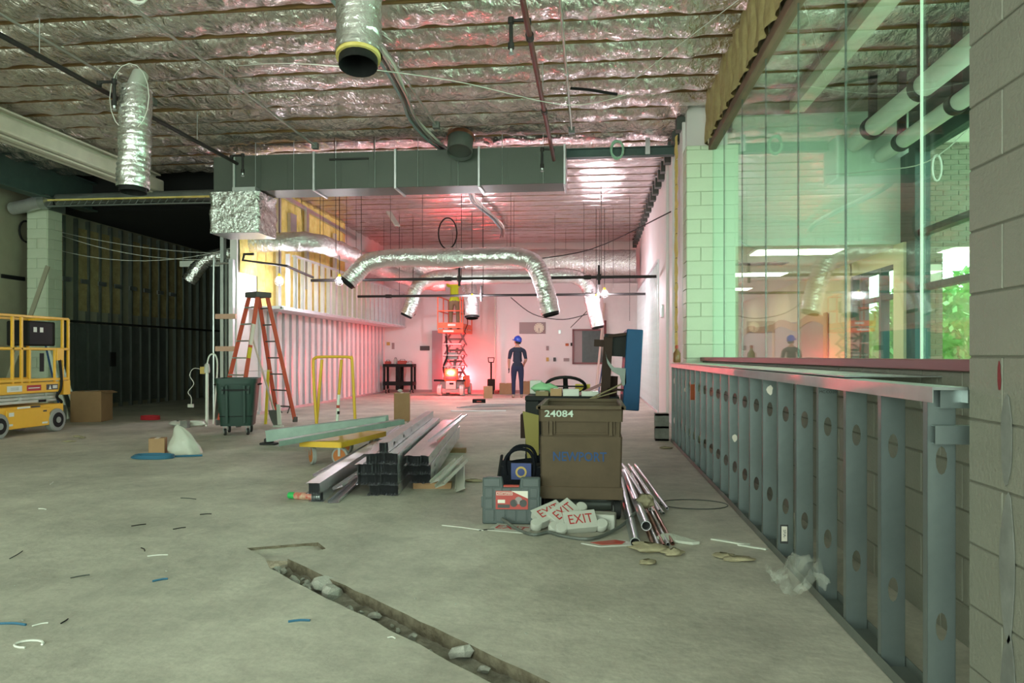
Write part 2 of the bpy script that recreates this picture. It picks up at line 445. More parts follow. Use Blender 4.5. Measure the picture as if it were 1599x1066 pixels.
# patch of bare mortar and red mark on the pier
def blob(cy, cz, ry, rz_, seed, n=22, amp=.35):
    return [(cy+ry*cos(2*pi*k/n)*(1+amp*nz(cos(2*pi*k/n)*1.5+seed, sin(2*pi*k/n)*1.5, seed)), cz+rz_*sin(2*pi*k/n)*(1+amp*nz(cos(2*pi*k/n)*1.5, sin(2*pi*k/n)*1.5+seed, seed*2))) for k in range(n)]
RotY = Matrix.Rotation(R(90), 4, 'Z')
def on_pier(poly, m, name, x=1.2275, t=.002): MB().prism(poly, t, Matrix.Translation((x, 0, 0)) @ RotY).build(name, m, pier)
on_pier(blob(2.35, 1.0, .03, .13, 3, amp=.25), 'stain_grey', 'mortar_stain')
on_pier(blob(2.345, .62, .04, .2, 5, amp=.25), 'stain_grey', 'mortar_stain')
on_pier(blob(2.34, .22, .04, .2, 8, amp=.25), 'stain_grey', 'mortar_stain')
on_pier([(2.385, 1.225), (2.39, 1.236), (2.396, 1.215), (2.397, 1.175), (2.392, 1.148), (2.384, 1.148), (2.38, 1.175)], 'mark_red', 'red_mark')
# low block wall under the glass, sill, lintel
low = struct(MB().b2(1.61, 1.80, 2.4, 11.2, 0, 1.185).build('wall_right_low', 'mortar'), 'painted block wall under the glass')
blocks(low, (1.62, 2.4, 0), (0, 1), 8.75, -.03, 1.185, 'block_paint')
sill = struct(MB().b2(1.57, 1.83, 2.4, 11.15, 1.185, 1.236).build('trim_1', 'steel_maroon', bev=.004), 'maroon steel window sill')
lint = struct(MB().b2(1.69, 1.80, 2.4, 11.15, 4.26, 4.36).build('trim_2', 'beam_brown', bev=.006), 'brown timber head above the glass')
for i in range(21):
    y0 = 2.5+i*.412
    def bf(u, v, y0=y0, i=i):
        a = (v-.5)*2
        return (1.70-.05*math.sqrt(max(0, 1-a**4))-.03*nz(u*4, v*3, i*1.7), y0+.01+v*.39, 4.36+u*.78)
    MB().grid(bf, 10, 8).build('insulation_batt', 'batt_old', lint, smooth='all')
hdr = struct(MB().b2(1.72, 1.80, 2.4, 11.2, 4.36, 5.4).build('wall_right_header', 'gypsum_tan'))
# block column at the far end of the glass
col = struct(MB().b2(1.385, 1.755, 11.05, 11.43, 0, 4.33).build('wall_right_column', 'mortar_green'), 'pale green block column at the end of the glass')
blocks(col, (1.375, 11.05, 0), (1, 0), .385, 0, 4.33, 'block_green')
blocks(col, (1.385, 11.05, 0), (0, 1), .38, 0, 4.33, 'block_green', first=1)
MB().b2(1.755, 2.07, 11.02, 11.12, 1.2, 4.5).build('jamb', 'paint_mint', col, bev=.01)
# ---- far right wall
wr = struct(MB().b2(XF, 1.75, 11.6, YB+.2, 0, 5.4).build('wall_right', 'paint_white'), 'white wall with exposed steel studs beyond the column')
st_r = MB().b2(-.03, 0, -.02, .02, 0, 3.3).mesh('stud', 'galv_bright')
for i in range(21): inst(st_r, 'stud', wr, (XF, 16.4+.405*i, 0))
MB().b2(XF-.034, XF, 16.35, YB, 3.3, 3.36).build('top_track', 'galv_bright', wr)
MB().b2(XF-.034, XF, 16.35, YB, 0, .05).build('bottom_track', 'galv_bright', wr)
for y0, y1, h in ((13.2, 13.4, 5.3), (14.3, 14.42, 5.3), (11.75, 12.1, 4.9)): MB().b2(XF-.05, XF, y0, y1, 0, h).build('pilaster', 'paint_white', wr, bev=.006)
for k in range(12):
    def bf(u, v, k=k): return (XF-.07-.03*math.sin(pi*v)-.02*nz(u*3, v*3, k), 12.2+.28*v+.03*nz(k, v, 2), .05+.4*k+u*.39)
    MB().grid(bf, 5, 5).build('insulation_tuft', 'batt_yellow', wr, smooth='all')
MB().tube([(XF-.05, 12.62, .9), (XF-.05, 12.62, 4.4)], .02).build('riser_pipe', 'pipe_red', wr)
MB().b2(XF-.04, XF, 15.3, 15.62, 2.05, 2.3).build('junction_box', 'galv', wr)
for i, yy in enumerate((13.1, 13.4)): MB().b2(XF-.006, XF, yy-.1-1.5, yy-1.5, .7+.25*i, .73+.25*i).build('tape_strip', 'blue_tape', wr)
# joist ends on the far right wall
pk = MB().box((0, 0, 0), (.14, .2, .2)).mesh('joist_pocket', 'galv_dark')
for i in range(20): inst(pk, 'joist_pocket', wr, (XF-.06, 11.9+.66*i, 4.9))
# ---- back wall
wb = struct(MB().b2(-12.2, 5, YB, YB+.2, 0, 5.4).build('wall_back', 'paint_white'), 'white back wall lit pink')
jog = struct(MB().b2(.35, XF, 24.0, YB, 0, 3.6).build('wall_back_jog', 'gypsum'), 'pale wall jog at the far corner')
struct(MB().b2(XL+.1, .35, YB-.015, YB, 0, .1).build('baseboard_back', 'panel_grey'))
# ---- left partition: gypsum, studs, yellow batts, soffit
wl = struct(MB().b2(XL-.15, XL, 14.3, YB, 0, 5.4).build('wall_left', 'gypsum'), 'gypsum partition with exposed steel studs and yellow batts')
st_l = MB().b2(0, .065, -.024, .024, 0, 2.3).mesh('stud', 'galv_bright')
st_lt = MB().b2(0, .03, -.1, .1, 0, 2.3).mesh('liner', 'gypsum')
for i in range(24): inst(st_l, 'stud', wl, (XL, 15.3+.405*i, 0)); inst(st_lt, 'liner_board', wl, (XL, 15.5+.405*i, 0))
MB().b2(XL, XL+.07, 15.2, YB, 0, .06).build('bottom_track', 'galv_bright', wl)
for i in range(16):
    y0 = 14.35+i*.4
    def bf(u, v, y0=y0, i=i):
        a = (v-.5)*2
        return (XL+.03+.04*math.sqrt(max(0, 1-a**4))+.02*nz(u*4, v*3, i*1.3), y0+v*.385, (2.95 if i < 2 else 2.32)+u*(2.15 if i < 2 else 2.78))
    MB().grid(bf, 10, 6).build('insulation_batt', 'batt_yellow', wl, smooth='all')
MB().beam((XL+.12, 14.3, 4.97), (XL+.12, 21.5, 4.78), .06, .1).build('steel_angle', 'galv', wl)
for y, z0, z1 in ((15.95, 2.2, 4.95), (17.6, 2.9, 4.9), (19.6, 3.0, 4.6)): MB().b2(XL+.12, XL+.18, y-.08, y+.08, z0, z1).build('hanger_stud', 'galv' if y < 19 else 'galv_bright', wl)
MB().b2(XL+.08, XL+.16, 16.6, 16.95, 3.9, 4.6).build('panel_stub', 'galv', wl)
# raw end of the partition: steel and timber jambs
for k, (dx, w, mm) in enumerate(((-.30, .07, 'galv'), (-.2, .05, 'galv_dull'), (-.12, .09, 'galv_bright'))): MB().b2(XL+dx, XL+dx+w, 14.18, 14.3, 0, 4.4 if k == 0 else 3.2).build('jamb_stud', mm, wl)
for z in (1.35, 2.0): MB().b2(XL-.38, XL+.05, 14.13, 14.18, z, z+.1).build('blocking', 'wood_pink', wl)
MB().tube([(XL-.42, 14.15, .02), (XL-.42, 14.15, 3.0), (XL-.36, 14.15, 3.1), (XL-.1, 14.15, 3.12)], .022, smooth=4).build('conduit', 'galv', wl)
# soffit of studs along the left partition
sof = struct(MB().b2(XL+.05, -6.42, 14.8, YB-.02, 2.24, 2.30).build('wall_left_soffit', 'galv_bright'), 'steel stud bulkhead above the left wall')
MB().b2(-6.46, -6.38, 14.8, YB-.02, 2.22, 2.28).build('bottom_track', 'galv_bright', sof)
MB().b2(-6.46, -6.38, 15.4, YB-.02, 3.40, 3.44).build('top_track', 'galv_bright', sof)
st_s = MB().b2(-.045, .045, -.02, .02, 0, 1.14).mesh('stud', 'galv_bright')
for i in range(25): inst(st_s, 'stud', sof, (-6.42, 15.1+.405*i, 2.28))
MB().b2(XL+.10, XL+.12, 19.2, YB-.02, 2.3, 3.4).build('back_panel', 'gypsum', sof)
# ---- outer left wall and the dark room
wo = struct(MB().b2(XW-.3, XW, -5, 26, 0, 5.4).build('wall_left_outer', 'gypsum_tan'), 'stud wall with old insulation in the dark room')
st_d = MB().b2(0, .09, -.025, .025, 0, 4.4).mesh('stud', 'galv_dull')
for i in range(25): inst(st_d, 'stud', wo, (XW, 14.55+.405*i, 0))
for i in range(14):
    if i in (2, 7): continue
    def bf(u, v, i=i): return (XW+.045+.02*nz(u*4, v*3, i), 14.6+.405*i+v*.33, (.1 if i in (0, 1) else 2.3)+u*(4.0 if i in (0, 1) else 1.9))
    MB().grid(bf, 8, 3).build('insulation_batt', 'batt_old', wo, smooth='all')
MB().b2(XW+.03, XW+.1, 14.5, 24.9, 2.02, 2.07).build('cross_channel', 'black_pipe', wo)
brc = MB().b2(0, .03, -.14, .14, -.05, .05).mesh('bracket', 'galv')
for i in range(9): inst(brc, 'bracket', wo, (XW+.09, 14.8+.6*i, 2.98))
for i in range(12):
    MB().b2(XW+.01, XW+.05, 14.63+.405*i, 14.9+.405*i, .1, 2.0).build('liner_board', 'galv_dull', wo)
MB().b2(XW+.09, XW+.12, 16.9, 17.1, 1.0, 1.35).build('panel_box', 'black_pipe', wo)
struct(MB().b2(-11.8, XL-.15, 24.6, 24.98, 0, 5.3).build('wall_back_dark', 'black_void'))  # black slab: the unlit room's darkness is put into its colour
struct(MB().b2(XW, XL-.15, 15.2, YB, 4.45, 5.3).build('ceiling_dark', 'black_void'))  # painted black in place of the shade over the unlit room
# block column at the left
lc = struct(MB().b2(-11.50, -11.07, 14.0, 14.42, 0, 4.3).build('wall_left_column', 'mortar_green'), 'pale painted block column beside the yellow lift')
blocks(lc, (-11.505, 14.0, 0), (1, 0), .44, 0, 4.25, 'block_green', bl=.44)
blocks(lc, (-11.07, 14.0, 0), (0, 1), .42, 0, 4.25, 'block_green', bl=.42)
MB().b2(-11.55, -11.02, 13.95, 14.47, 4.25, 4.4).build('cap_plate', 'galv_dull', lc)
# ---- ceiling: joists and foil faced batts
ceil = struct(MB().b2(-12.2, 5, -5, 26, 5.36, 5.42).build('ceiling', 'deck_dark'), 'open joist ceiling with sagging foil faced insulation')
jm = MB().box((0, 0, .12), (1, .042, .24)).mesh('joist', 'joist_wood')
def foil_bay(x0, x1, y0, seed, nu, nv, sag, wr, edge=.06):
    def fn(u, v):
        x = x0+(x1-x0)*u; y = y0+.018+.574*v
        s = 4*v*(1-v)
        z = ZC+edge-(sag*(1+.45*nz(x*.7, seed*3.1, 0)))*s**.7
        lx = x*3.2+3*nz(x*.8, y*.9, seed); 
        z += wr*(nz(lx, y*2.2+x*1.1, seed)*1.0+.5*nz(x*7+y*4, y*6, seed+9)+.25*nz(x*15, y*17, seed))*min(1, 6*v)*min(1, 6*(1-v))
        return (x, y, z)
    return MB().grid(fn, nu, nv).build('foil_batt', 'foil' if wr > .025 else 'foil_far', ceil, smooth='all')
for k in range(-18, 27):
    y = 8.40+.61*k
    if y > YB: break
    far = y > 14.0
    x0 = XL if far else XW; x1 = (XG-.05) if y < 11.2 else XF
    inst(jm, 'joist', ceil, ((x0+x1)/2, y, ZC+(.015 if far else -.002)), (0, 0, 0), (x1-x0, .5 if far else .75, 1))
    if y+.6 < YB+.3:
        foil_bay(x0, x1, y, k*1.37, 130 if y < 1 else 230, 10 if y < 1 else 16, .105 if not far else .04, .042 if not far else .018, .048 if not far else .03)
    if 1.5 < y < 11.3:
        inst(jm, 'joist', ceil, ((XG+.1+4.5)/2, y, ZC), (0, 0, 0), (2.65, 1, 1))
        foil_bay(XG+.08, 4.5, y, k*2.1+50, 50, 10, .11, .03)
# ---- glass panes of the tall window
for i in range(7):
    y0 = 2.975+1.187*i
    if i == 0: struct(MB().b2(XG-.006, XG+.006, 2.4, 2.97, 1.236, 4.3).build('window_1', 'glass'), 'tall frameless green tinted glass pane')
    struct(MB().b2(XG-.006, XG+.006, y0+.004, min(y0+1.183, 11.03), 1.236, 4.3).build('window_%d' % (i+2), 'glass'), 'tall frameless green tinted glass pane')
    MB().b2(XG-.007, XG+.007, y0-.003, y0+.003, 1.236, 4.3).build('silicone_joint', 'galv_dark' if i > 1 else 'pvc_white', bpy.data.objects['window_%d' % (i+1)])
# ---- lobby behind the glass
bulk = struct(MB().b2(2.05, 4.62, 11.15, 11.35, 2.86, 4.78).build('wall_lobby_bulkhead', 'paint_mint'), 'pale green bulkhead in the room behind the glass')
MB().b2(1.8, 4.5, 11.36, 11.6, 4.3, 5.3).build('bulkhead_return', 'gypsum_tan', bulk)
lobc = struct(MB().b2(1.9, 4.5, 11.16, 25, 2.86, 2.9).build('ceiling_lobby', 'paint_white'), 'dropped ceiling with fluorescent troffers')
wlr = struct(MB().b2(4.46, 4.6, 13.35, 25, 0, 2.86).build('wall_lobby_right', 'paint_cream'), 'cream corridor wall')
MB().b2(4.36, 4.6, 10.95, 11.3, 0, 2.86).build('cream_post', 'paint_cream', wlr)
MB().b2(4.46, 4.6, 11.1, 13.4, 2.62, 2.86).build('head_panel', 'paint_cream', wlr)
struct(MB().b2(1.76, 1.9, 11.4, 25, 0, 5.3).build('wall_lobby_left', 'paint_cream'))
struct(MB().b2(1.8, 4.6, 24.8, 25, 0, 2.9).build('wall_lobby_end', 'paint_cream'))
for i, (y, xa, xb) in enumerate(((11.75, 2.45, 3.75), (14.9, 2.45, 3.75), (18.1, 2.45, 3.75), (21.3, 2.45, 3.75))):
    t = thing('ceiling_light', 'long fluorescent troffer in the dropped ceiling behind the glass', 'ceiling light', (3.1, y, 2.86), group='fluorescent troffers behind the glass')
    MB().b2(-.68, .68, -.33, .33, -.012, .0).build('frame', 'paint_white', t)
    MB().b2(-.62, .62, -.28, .28, -.022, -.012).build('diffuser', 'troffer', t)
vent = thing('ceiling_vent', 'dark slotted air vent in the dropped ceiling behind the glass', 'vent', (2.75, 13.2, 2.86))
MB().b2(-.6, .6, -.15, .15, -.015, 0).build('frame', 'panel_grey', vent)
for k in range(4): MB().b2(-.55, .55, -.11+.065*k, -.08+.065*k, -.025, -.015).build('slat', 'galv_dark', vent)
# corridor window in the cream wall
cw = struct(MB().b2(4.46, 4.58, 11.12, 13.35, 2.56, 2.62).build('window_10', 'mullion'), 'dark framed corridor window')
for y in (11.14, 12.05, 12.9, 13.32): MB().b2(4.45, 4.58, y-.04, y+.04, 0, 2.6).build('window_frame', 'mullion', cw)
for z in (.9, 2.15): MB().b2(4.46, 4.57, 11.12, 13.35, z-.035, z+.035).build('mullion', 'mullion', cw)
MB().b2(4.51, 4.516, 11.15, 13.3, .02, 2.56).build('pane', 'glass_out', cw)
# exterior glazing of the lobby
eg = struct(MB().b2(4.45, 4.6, 1.5, 11.0, 4.05, 4.75).build('window_11', 'mullion'), 'tall teal framed outside glazing')
for y in (10.78, 8.5, 6.2, 3.9, 1.6): MB().b2(4.4, 4.6, y-.11, y+(.11 if y < 10 else .5), 0, 4.1).build('window_frame', 'mullion', eg)
for z in (.05, 2.19, 2.94): MB().b2(4.44, 4.58, 1.5, 10.8, z-.04, z+.04).build('mullion', 'mullion', eg)
MB().b2(4.5, 4.506, 1.5, 10.8, 0, 4.05).build('pane', 'glass_out', eg)
struct(MB().b2(4.4, 4.7, 1.0, 11.3, 4.75, 5.4).build('wall_lobby_top', 'steel_teal'))
struct(MB().b2(2.0, 7.0, 1.0, 1.2, 0, 5.4).build('wall_lobby_near', 'paint_mint'))
# brick facade outside
bw = struct(MB().b2(4.93, 8.0, 11.52, 11.8, 2.85, 6).build('wall_brick', 'brick_mortar'), 'brown brick outside wall')
MB().b2(4.93, 5.13, 11.52, 11.8, 0, 2.85).build('pier_core', 'brick_mortar', bw)
blocks(bw, (4.92, 11.515, 0), (1, 0), .215, .3, 2.85, 'brick_brown', name='brick', bl=.215, bh=.075, gap=.012, bev=0)
blocks(bw, (4.92, 11.515, 0), (1, 0), .86, 2.86, 4.4, 'brick_brown', name='brick', bl=.215, bh=.075, gap=.012, bev=0)
MB().b2(4.86, 5.1, 11.47, 11.5, 2.3, 2.6).build('notice', 'label_white', bw)
struct(MB().b2(4.6, 40, -10, 45, -.12, -.02).build('ground_outside', 'grass_out'))
def tree(x, y, h, r, seed, label):
    rnd = random.Random(seed)
    t = thing('tree', label, 'tree', (x, y, -.02), group='trees outside the windows')
    MB().tube([(0, 0, 0), (.05, .02, h*.4), (0, .1, h*.75)], .12, 7).build('trunk', 'bark', t)
    m = MB()
    for i in range(2600):
        a = rnd.uniform(0, 2*pi); b = rnd.uniform(-1, 1); rr = r*(.55+.45*rnd.random())*(1+.25*nz(cos(a)*2, sin(a)*2, b*2+seed))
        c = Vector((rr*cos(a)*math.sqrt(1-b*b), rr*sin(a)*math.sqrt(1-b*b), h*.55+h*.5*b*(.6+.4*rnd.random())))
        q = Vector((rnd.gauss(0, 1), rnd.gauss(0, 1), rnd.gauss(0, 1))).normalized(); w = q.cross(Vector((.3, .5, .8))).normalized(); s = rnd.uniform(.06, .16)
        m.add([c-q*s, c+w*s*.6, c+q*s, c-w*s*.6], [(0, 1, 2, 3)])
    f = m.build('foliage', 'leaf', t); f['kind'] = 'stuff'
for i, (x, y, h, r) in enumerate(((8.2, 14.0, 4.6, 1.5), (7.6, 18, 3.0, 1.3), (11.8, 16.0, 5.0, 1.9), (10.5, 21.0, 3.6, 1.6), (7.3, 22.5, 2.4, 1.3), (14.5, 22, 5.5, 2.0))):
    tree(x, y, h, r, i+3, 'bright green leafy tree outside the tall windows')
bb = thing('bulletin_board', 'grey bulletin board with scalloped brown frame on the cream corridor wall', 'bulletin board', (4.45, 0, 0))
MB().b2(-.02, 0, 14.7, 22.7, .75, 2.0).build('board', 'cork', bb)
def scal(y): return 2.0+.07*abs(sin((y-14.7)*pi/2.0))+.05*sin((y-14.7)*2.2)
ys = [14.6+8.2*i/60 for i in range(61)]
poly = [(y, scal(y)) for y in ys]+[(y, scal(y)-.16) for y in ys[::-1]]
MB().prism(poly, .03, Matrix.Translation((-.03, 0, 0)) @ RotY).build('scalloped_rail', 'frame_brown', bb)
for y in (14.65, 18.7, 22.75): MB().b2(-.045, -.015, y-.09, y+.09, .7, 2.08 if y != 18.7 else 2.0).build('frame_post', 'frame_brown', bb)
# ================================================================== KNEE WALL OF STEEL STUDS
def plate(w, h, holes, n=12):
    """flat plate (x, z) with oval holes, returned as (verts2d, faces)"""
    bm = bmesh.new(); es = []
    def lp(pts):
        v = [bm.verts.new((x, 0, z)) for x, z in pts]; return [bm.edges.new((v[i], v[(i+1) % len(v)])) for i in range(len(v))]
    es += lp([(0, 0), (w, 0), (w, h), (0, h)])
    for cx, cz, rx, rz_ in holes: es += lp([(cx+rx*cos(2*pi*k/n), cz+rz_*sin(2*pi*k/n)) for k in range(n)])
    bmesh.ops.triangle_fill(bm, use_beauty=True, edges=es, normal=(0, 1, 0))
    def inh(c): return any(((c.x-a)/rx)**2+((c.z-b)/rz_)**2 < .8 for a, b, rx, rz_ in holes)
    bmesh.ops.delete(bm, geom=[f for f in bm.faces if inh(f.calc_center_median())], context='FACES_ONLY')
    bm.verts.index_update(); v = [tuple(q.co) for q in bm.verts]; f = [tuple(q.index for q in t.verts) for t in bm.faces]; bm.free()
    return v, f
kw = thing('stud_wall', 'low wall frame of galvanised steel studs in front of the block wall', 'stud wall', (1.15, 0, 0)); kw.scale = (1, 1, 1.022)
m = MB(); v, f = plate(.092, 1.1, [(.046, .30, .019, .048), (.046, .86, .019, .048)])
m.add(v, f); m.b2(0, .0015, 0, .034, 0, 1.1); m.b2(.0905, .092, 0, .034, 0, 1.1); m.b2(0, .008, .033, .0345, 0, 1.1); m.b2(.084, .092, .033, .0345, 0, 1.1)
knee = m.mesh('stud', 'galv_stud')
for i in range(21): inst(knee, 'stud', kw, (0, 2.69+.412*i, .012))
m = MB(); m.b2(-.004, .097, 2.6, 11.0, .004, .012); m.b2(-.006, -.003, 2.6, 11.0, .004, .05); m.b2(.095, .098, 2.6, 11.0, .004, .05); m.build('bottom_track', 'galv_dull', kw)
m = MB(); m.b2(-.012, .10, 2.62, 11.0, 1.112, 1.122); m.b2(-.014, -.011, 2.62, 11.0, 1.07, 1.122); m.b2(.098, .1, 2.62, 11.0, 1.07, 1.122); m.build('top_track', 'galv', kw)
m = MB(); m.b2(.02, .46, 3.6, 10.9, 1.128, 1.134); m.build('ledge_sheet', 'galv', kw)
def bracket(z, x0, x1, y):
    m = MB(); m.b2(x0, x1, y-.002, y, z, z+.062); m.b2(x0, x1, y, y+.04, z, z+.002); m.b2(x0, x1, y, y+.04, z+.06, z+.062); m.build('bracket', 'galv_stud', kw)
bracket(.93, .012, .14, 2.66); bracket(1.05, .03, .14, 2.665)
MB().b2(.012, .06, 2.69+.412*5-.003, 2.69+.412*5-.001, .085, .2).build('product_tag', 'sticker_dark', kw)
t = MB().b2(.02, .054, 2.69+.412*5-.0055, 2.69+.412*5-.004, .1, .19).build('tag_face', 'label_white', kw)
text('SFIA-', .024, 'sticker_dark', kw, (.037, 2.69+.412*5-.0065, .145), (R(90), R(90), 0), ext=.0005)
text('MC.CO201', .02, 'sticker_dark', kw, (.05, 2.69+.412*3-.003, 1.045), (R(90), 0, 0), ext=.0005)
MB().b2(.0, .05, 2.69+.412*15-.004, 2.69+.412*15-.002, .72, .9).build('rust_patch', 'rust_paint', kw)
for i, z in ((6, 1.0), (9, .55), (17, .8)): MB().prism(blob(.046, z, .02, .03, i), .001, Matrix.Translation((0, 2.69+.412*i-.0015, 0))).build('paint_spot', 'label_white', kw)
# crumpled clear plastic between two studs
def film(u, v):
    x = (u-.5)*.26; y = (v-.5)*.5; q = nz(x*9, y*6, 3)+.6*nz(x*20, y*17, 5)
    return (x*.8+.03*nz(y*9, x*9, 8), y+.03*nz(x*8, y*8, 1), .06+.10*q+.12*math.exp(-(y*6)**2)*(u))
pb = MB().grid(film, 26, 30).build('plastic_sheet', 'plastic_film', loc=(1.05, 3.98, .03))
tag(pb, 'crumpled clear plastic sheet stuffed between the knee wall studs', 'plastic sheet')
bt = thing('spray_bottle', 'small amber bottle with red cap at the end of the knee wall', 'bottle', (1.22, 10.9, 1.16))
MB().lathe([(.05, 0), (.055, .02), (.055, .13), (.02, .18), (.018, .2)], n=14).build('body', 'bottle_amber', bt, smooth=True)
MB().lathe([(.022, .2), (.022, .24), (.012, .25)], n=12).build('cap', 'tool_red', bt, smooth=True)
# ================================================================== SERVICES UNDER THE CEILING
def pipe_thing(name, label, cat, pts, r, m, group=None, smooth=0, n=10):
    base = Vector(pts[0]); t = thing(name, label, cat, base, group=group)
    MB().tube([Vector(p)-base for p in pts], r, n, smooth=smooth).build('pipe_run', m, t, smooth=True)
    return t
def coupling(t, p, axis, r, l, m):
    b = Vector(t.location); p = Vector(p)-b; a = Vector(axis)*l/2
    MB().cyl(p-a, p+a, r, n=12).build('coupling', m, t, smooth=True)
def hanger(t, p, m='galv', r=.005):
    b = Vector(t.location); p = Vector(p)-b
    MB().cyl(p, (p.x, p.y, ZC+.1-b.z), r, n=6).build('hanger_rod', m, t)
def drop(t, p, dx, dz, m='black_pipe', r=.021):
    b = Vector(t.location); p = Vector(p)-b
    MB().tube([p, p+Vector((0, 0, .06)), p+Vector((dx*.2, 0, .08)), p+Vector((dx, 0, .08)), p+Vector((dx, 0, 0)), p+Vector((dx, 0, -dz))], r, 8).build('sprinkler_drop', m, t, smooth=True)
    for q in (p+Vector((0, 0, .06)), p+Vector((dx, 0, .08)), p+Vector((dx, 0, -dz*.85))): MB().lathe([(r*1.5, -.03), (r*1.5, .03)], q, 10).build('fitting', m, t, smooth=True)
    MB().lathe([(.012, -dz-.06), (.03, -dz-.05), (.012, -dz-.03), (.016, -dz)], p+Vector((dx, 0, 0)), 10).build('sprinkler_head', 'galv_bright', t, smooth=True)
sp = pipe_thing('sprinkler_pipe', 'dark sprinkler pipe running towards the right end of the sheet metal duct', 'pipe', [(-.63, 2.2, 4.5), (-.63, 12.25, 4.5)], .03, 'pipe_red')
drop(sp, (-.63, 7.3, 4.5), -.17, .2); drop(sp, (-.63, 11.9, 4.5), -.17, .22)
for y in (4.5, 7.2, 9.5): hanger(sp, (-.63, y, 4.5)); coupling(sp, (-.63, y+.3, 4.5), (0, 1, 0), .042, .1, 'black_pipe')
sp = pipe_thing('sprinkler_pipe', 'dark sprinkler pipe running past the left hanging flexible duct', 'pipe', [(-6.1, 2.2, 4.58), (-6.1, 12.2, 4.58)], .03, 'black_pipe')
drop(sp, (-6.1, 8.6, 4.58), .2, .22); drop(sp, (-6.1, 12.0, 4.58), .2, .22)
for y in (5.5, 7.6, 10.9): hanger(sp, (-6.1, y, 4.58))
for nm, x, z, y1, r, lab in (('conduit', -6.28, 4.9, 10.0, .016, 'thin steel conduit beside the left sprinkler pipe under the joists'), ('conduit', -4.78, 4.9, 12.4, .018, 'steel conduit ending above the middle of the sheet metal duct'), ('conduit', -.33, 4.93, 12.1, .017, 'thin steel conduit beside the right sprinkler pipe under the joists'), ('conduit', -2.45, 4.9, 11.5, .016, 'steel conduit running beside the grey cable bundle')):
    t = pipe_thing(nm, lab, 'conduit', [(x, 2.0, z), (x, y1, z)], r, 'conduit')
    for y in (3.4, 6.4, 9.2): hanger(t, (x, y, z)); coupling(t, (x, y+.5, z), (0, 1, 0), r*1.5, .07, 'galv')
    MB().b2(-.05, .05, y1-2.0-.05, y1-2.0+.05, -.05, .05).build('junction_box', 'galv_dull', t)
t = thing('cable_bundle', 'grey blue bundle of cables passing over the sheet metal duct', 'cable', (-2.6, 7.0, 4.86))
for k in range(5):
    pts = [(.05*sin(k*2)+.10*sin(i*1.1)+.03*sin(i*2.3+k*.5), i*1.0, .025*cos(k*1.7)-.03*abs(sin(i*1.6))+(.02 if i in (5, 6) else 0)) for i in range(16)]
    MB().tube(pts, .02, 6, smooth=4).build('cable', ('cable_blue', 'conduit', 'cable_blue', 'galv_dull', 'cable_white')[k], t, smooth=True)
for i in range(6): MB().cyl((.0, 1+i*2.4, 0), (.0, 1+i*2.4, .28), .005, n=6).build('hanger_wire', 'galv', t)
# sheet metal trunk
dk = thing('sheet_metal_duct', 'long rectangular galvanised duct hung across the room', 'duct', (-6.3, 12.5, 4.17))
for k in range(4): MB().b2(k*1.46, (k+1)*1.46, 0, .62, 0, .63).build('duct_section', 'duct_sheet', dk, bev=.004)
for k in range(5): MB().b2(k*1.46-.02, k*1.46+.02, -.03, .65, -.03, .66).build('duct_flange', 'galv_bright' if k else 'galv', dk, bev=.005)
for k in range(4):
    for j in (1, 2): MB().b2(k*1.46+.487*j-.006, k*1.46+.487*j+.006, -.006, .0, 0, .63).build('standing_seam', 'duct_sheet', dk)
for k in range(4):
    for s_ in (.4, 1.1): MB().cyl((k*1.46+s_, -.02, 0), (k*1.46+s_, -.02, .95), .005, n=6).build('hanger_rod', 'galv', dk)
MB().b2(-.42, 0, .05, .6, -.05, .63).build('end_elbow', 'duct_sheet', dk, bev=.01)
MB().b2(1.75, 2.45, -.05, -.02, .49, .52).build('strut_bar', 'black_pipe', dk)
cl = thing('duct_collar', 'round sheet metal takeoff collar in front of the duct', 'duct', (-2.2, 12.2, 4.70), rot=(R(-25), 0, 0))
MB().pipe((0, 0, -.06), (0, 0, .26), .215, .205, 26).build('collar_ring', 'galv_dull', cl, smooth=True)
MB().lathe([(.2, .0), (.0, .01)], n=26, cap=False).build('damper', 'galv_dark', cl)
MB().lathe([(.23, .2), (.24, .24), (.23, .28)], n=26, cap=False).build('band', 'copper', cl, smooth=True)
# foil wrapped drop at the left end of the trunk
fd = thing('wrapped_duct_drop', 'foil wrapped duct box under the left end of the sheet metal duct', 'duct', (-6.25, 12.35, 3.42))
def wrap(u, v):
    a = u*2*pi; sx = max(-1, min(1, 1.35*cos(a))); sy = max(-1, min(1, 1.35*sin(a))); k = 1+.05*nz(cos(a)*3, sin(a)*3, v*5)+.03*nz(cos(a)*9, sin(a)*9, v*14)
    return (.46*sx*k, .38*sy*k+.4, .72*v)
MB().grid(wrap, 60, 24).build('foil_jacket', 'foil_wrap', fd, smooth='all')
MB().b2(-.44, .44, .04, .76, -.005, .02).build('end_cap', 'galv', fd); MB().b2(-.44, .44, .04, .76, .70, .72).build('end_cap', 'galv', fd)
MB().b2(.0, .42, -.03, .2, .72, .78).build('saddle', 'galv', fd)
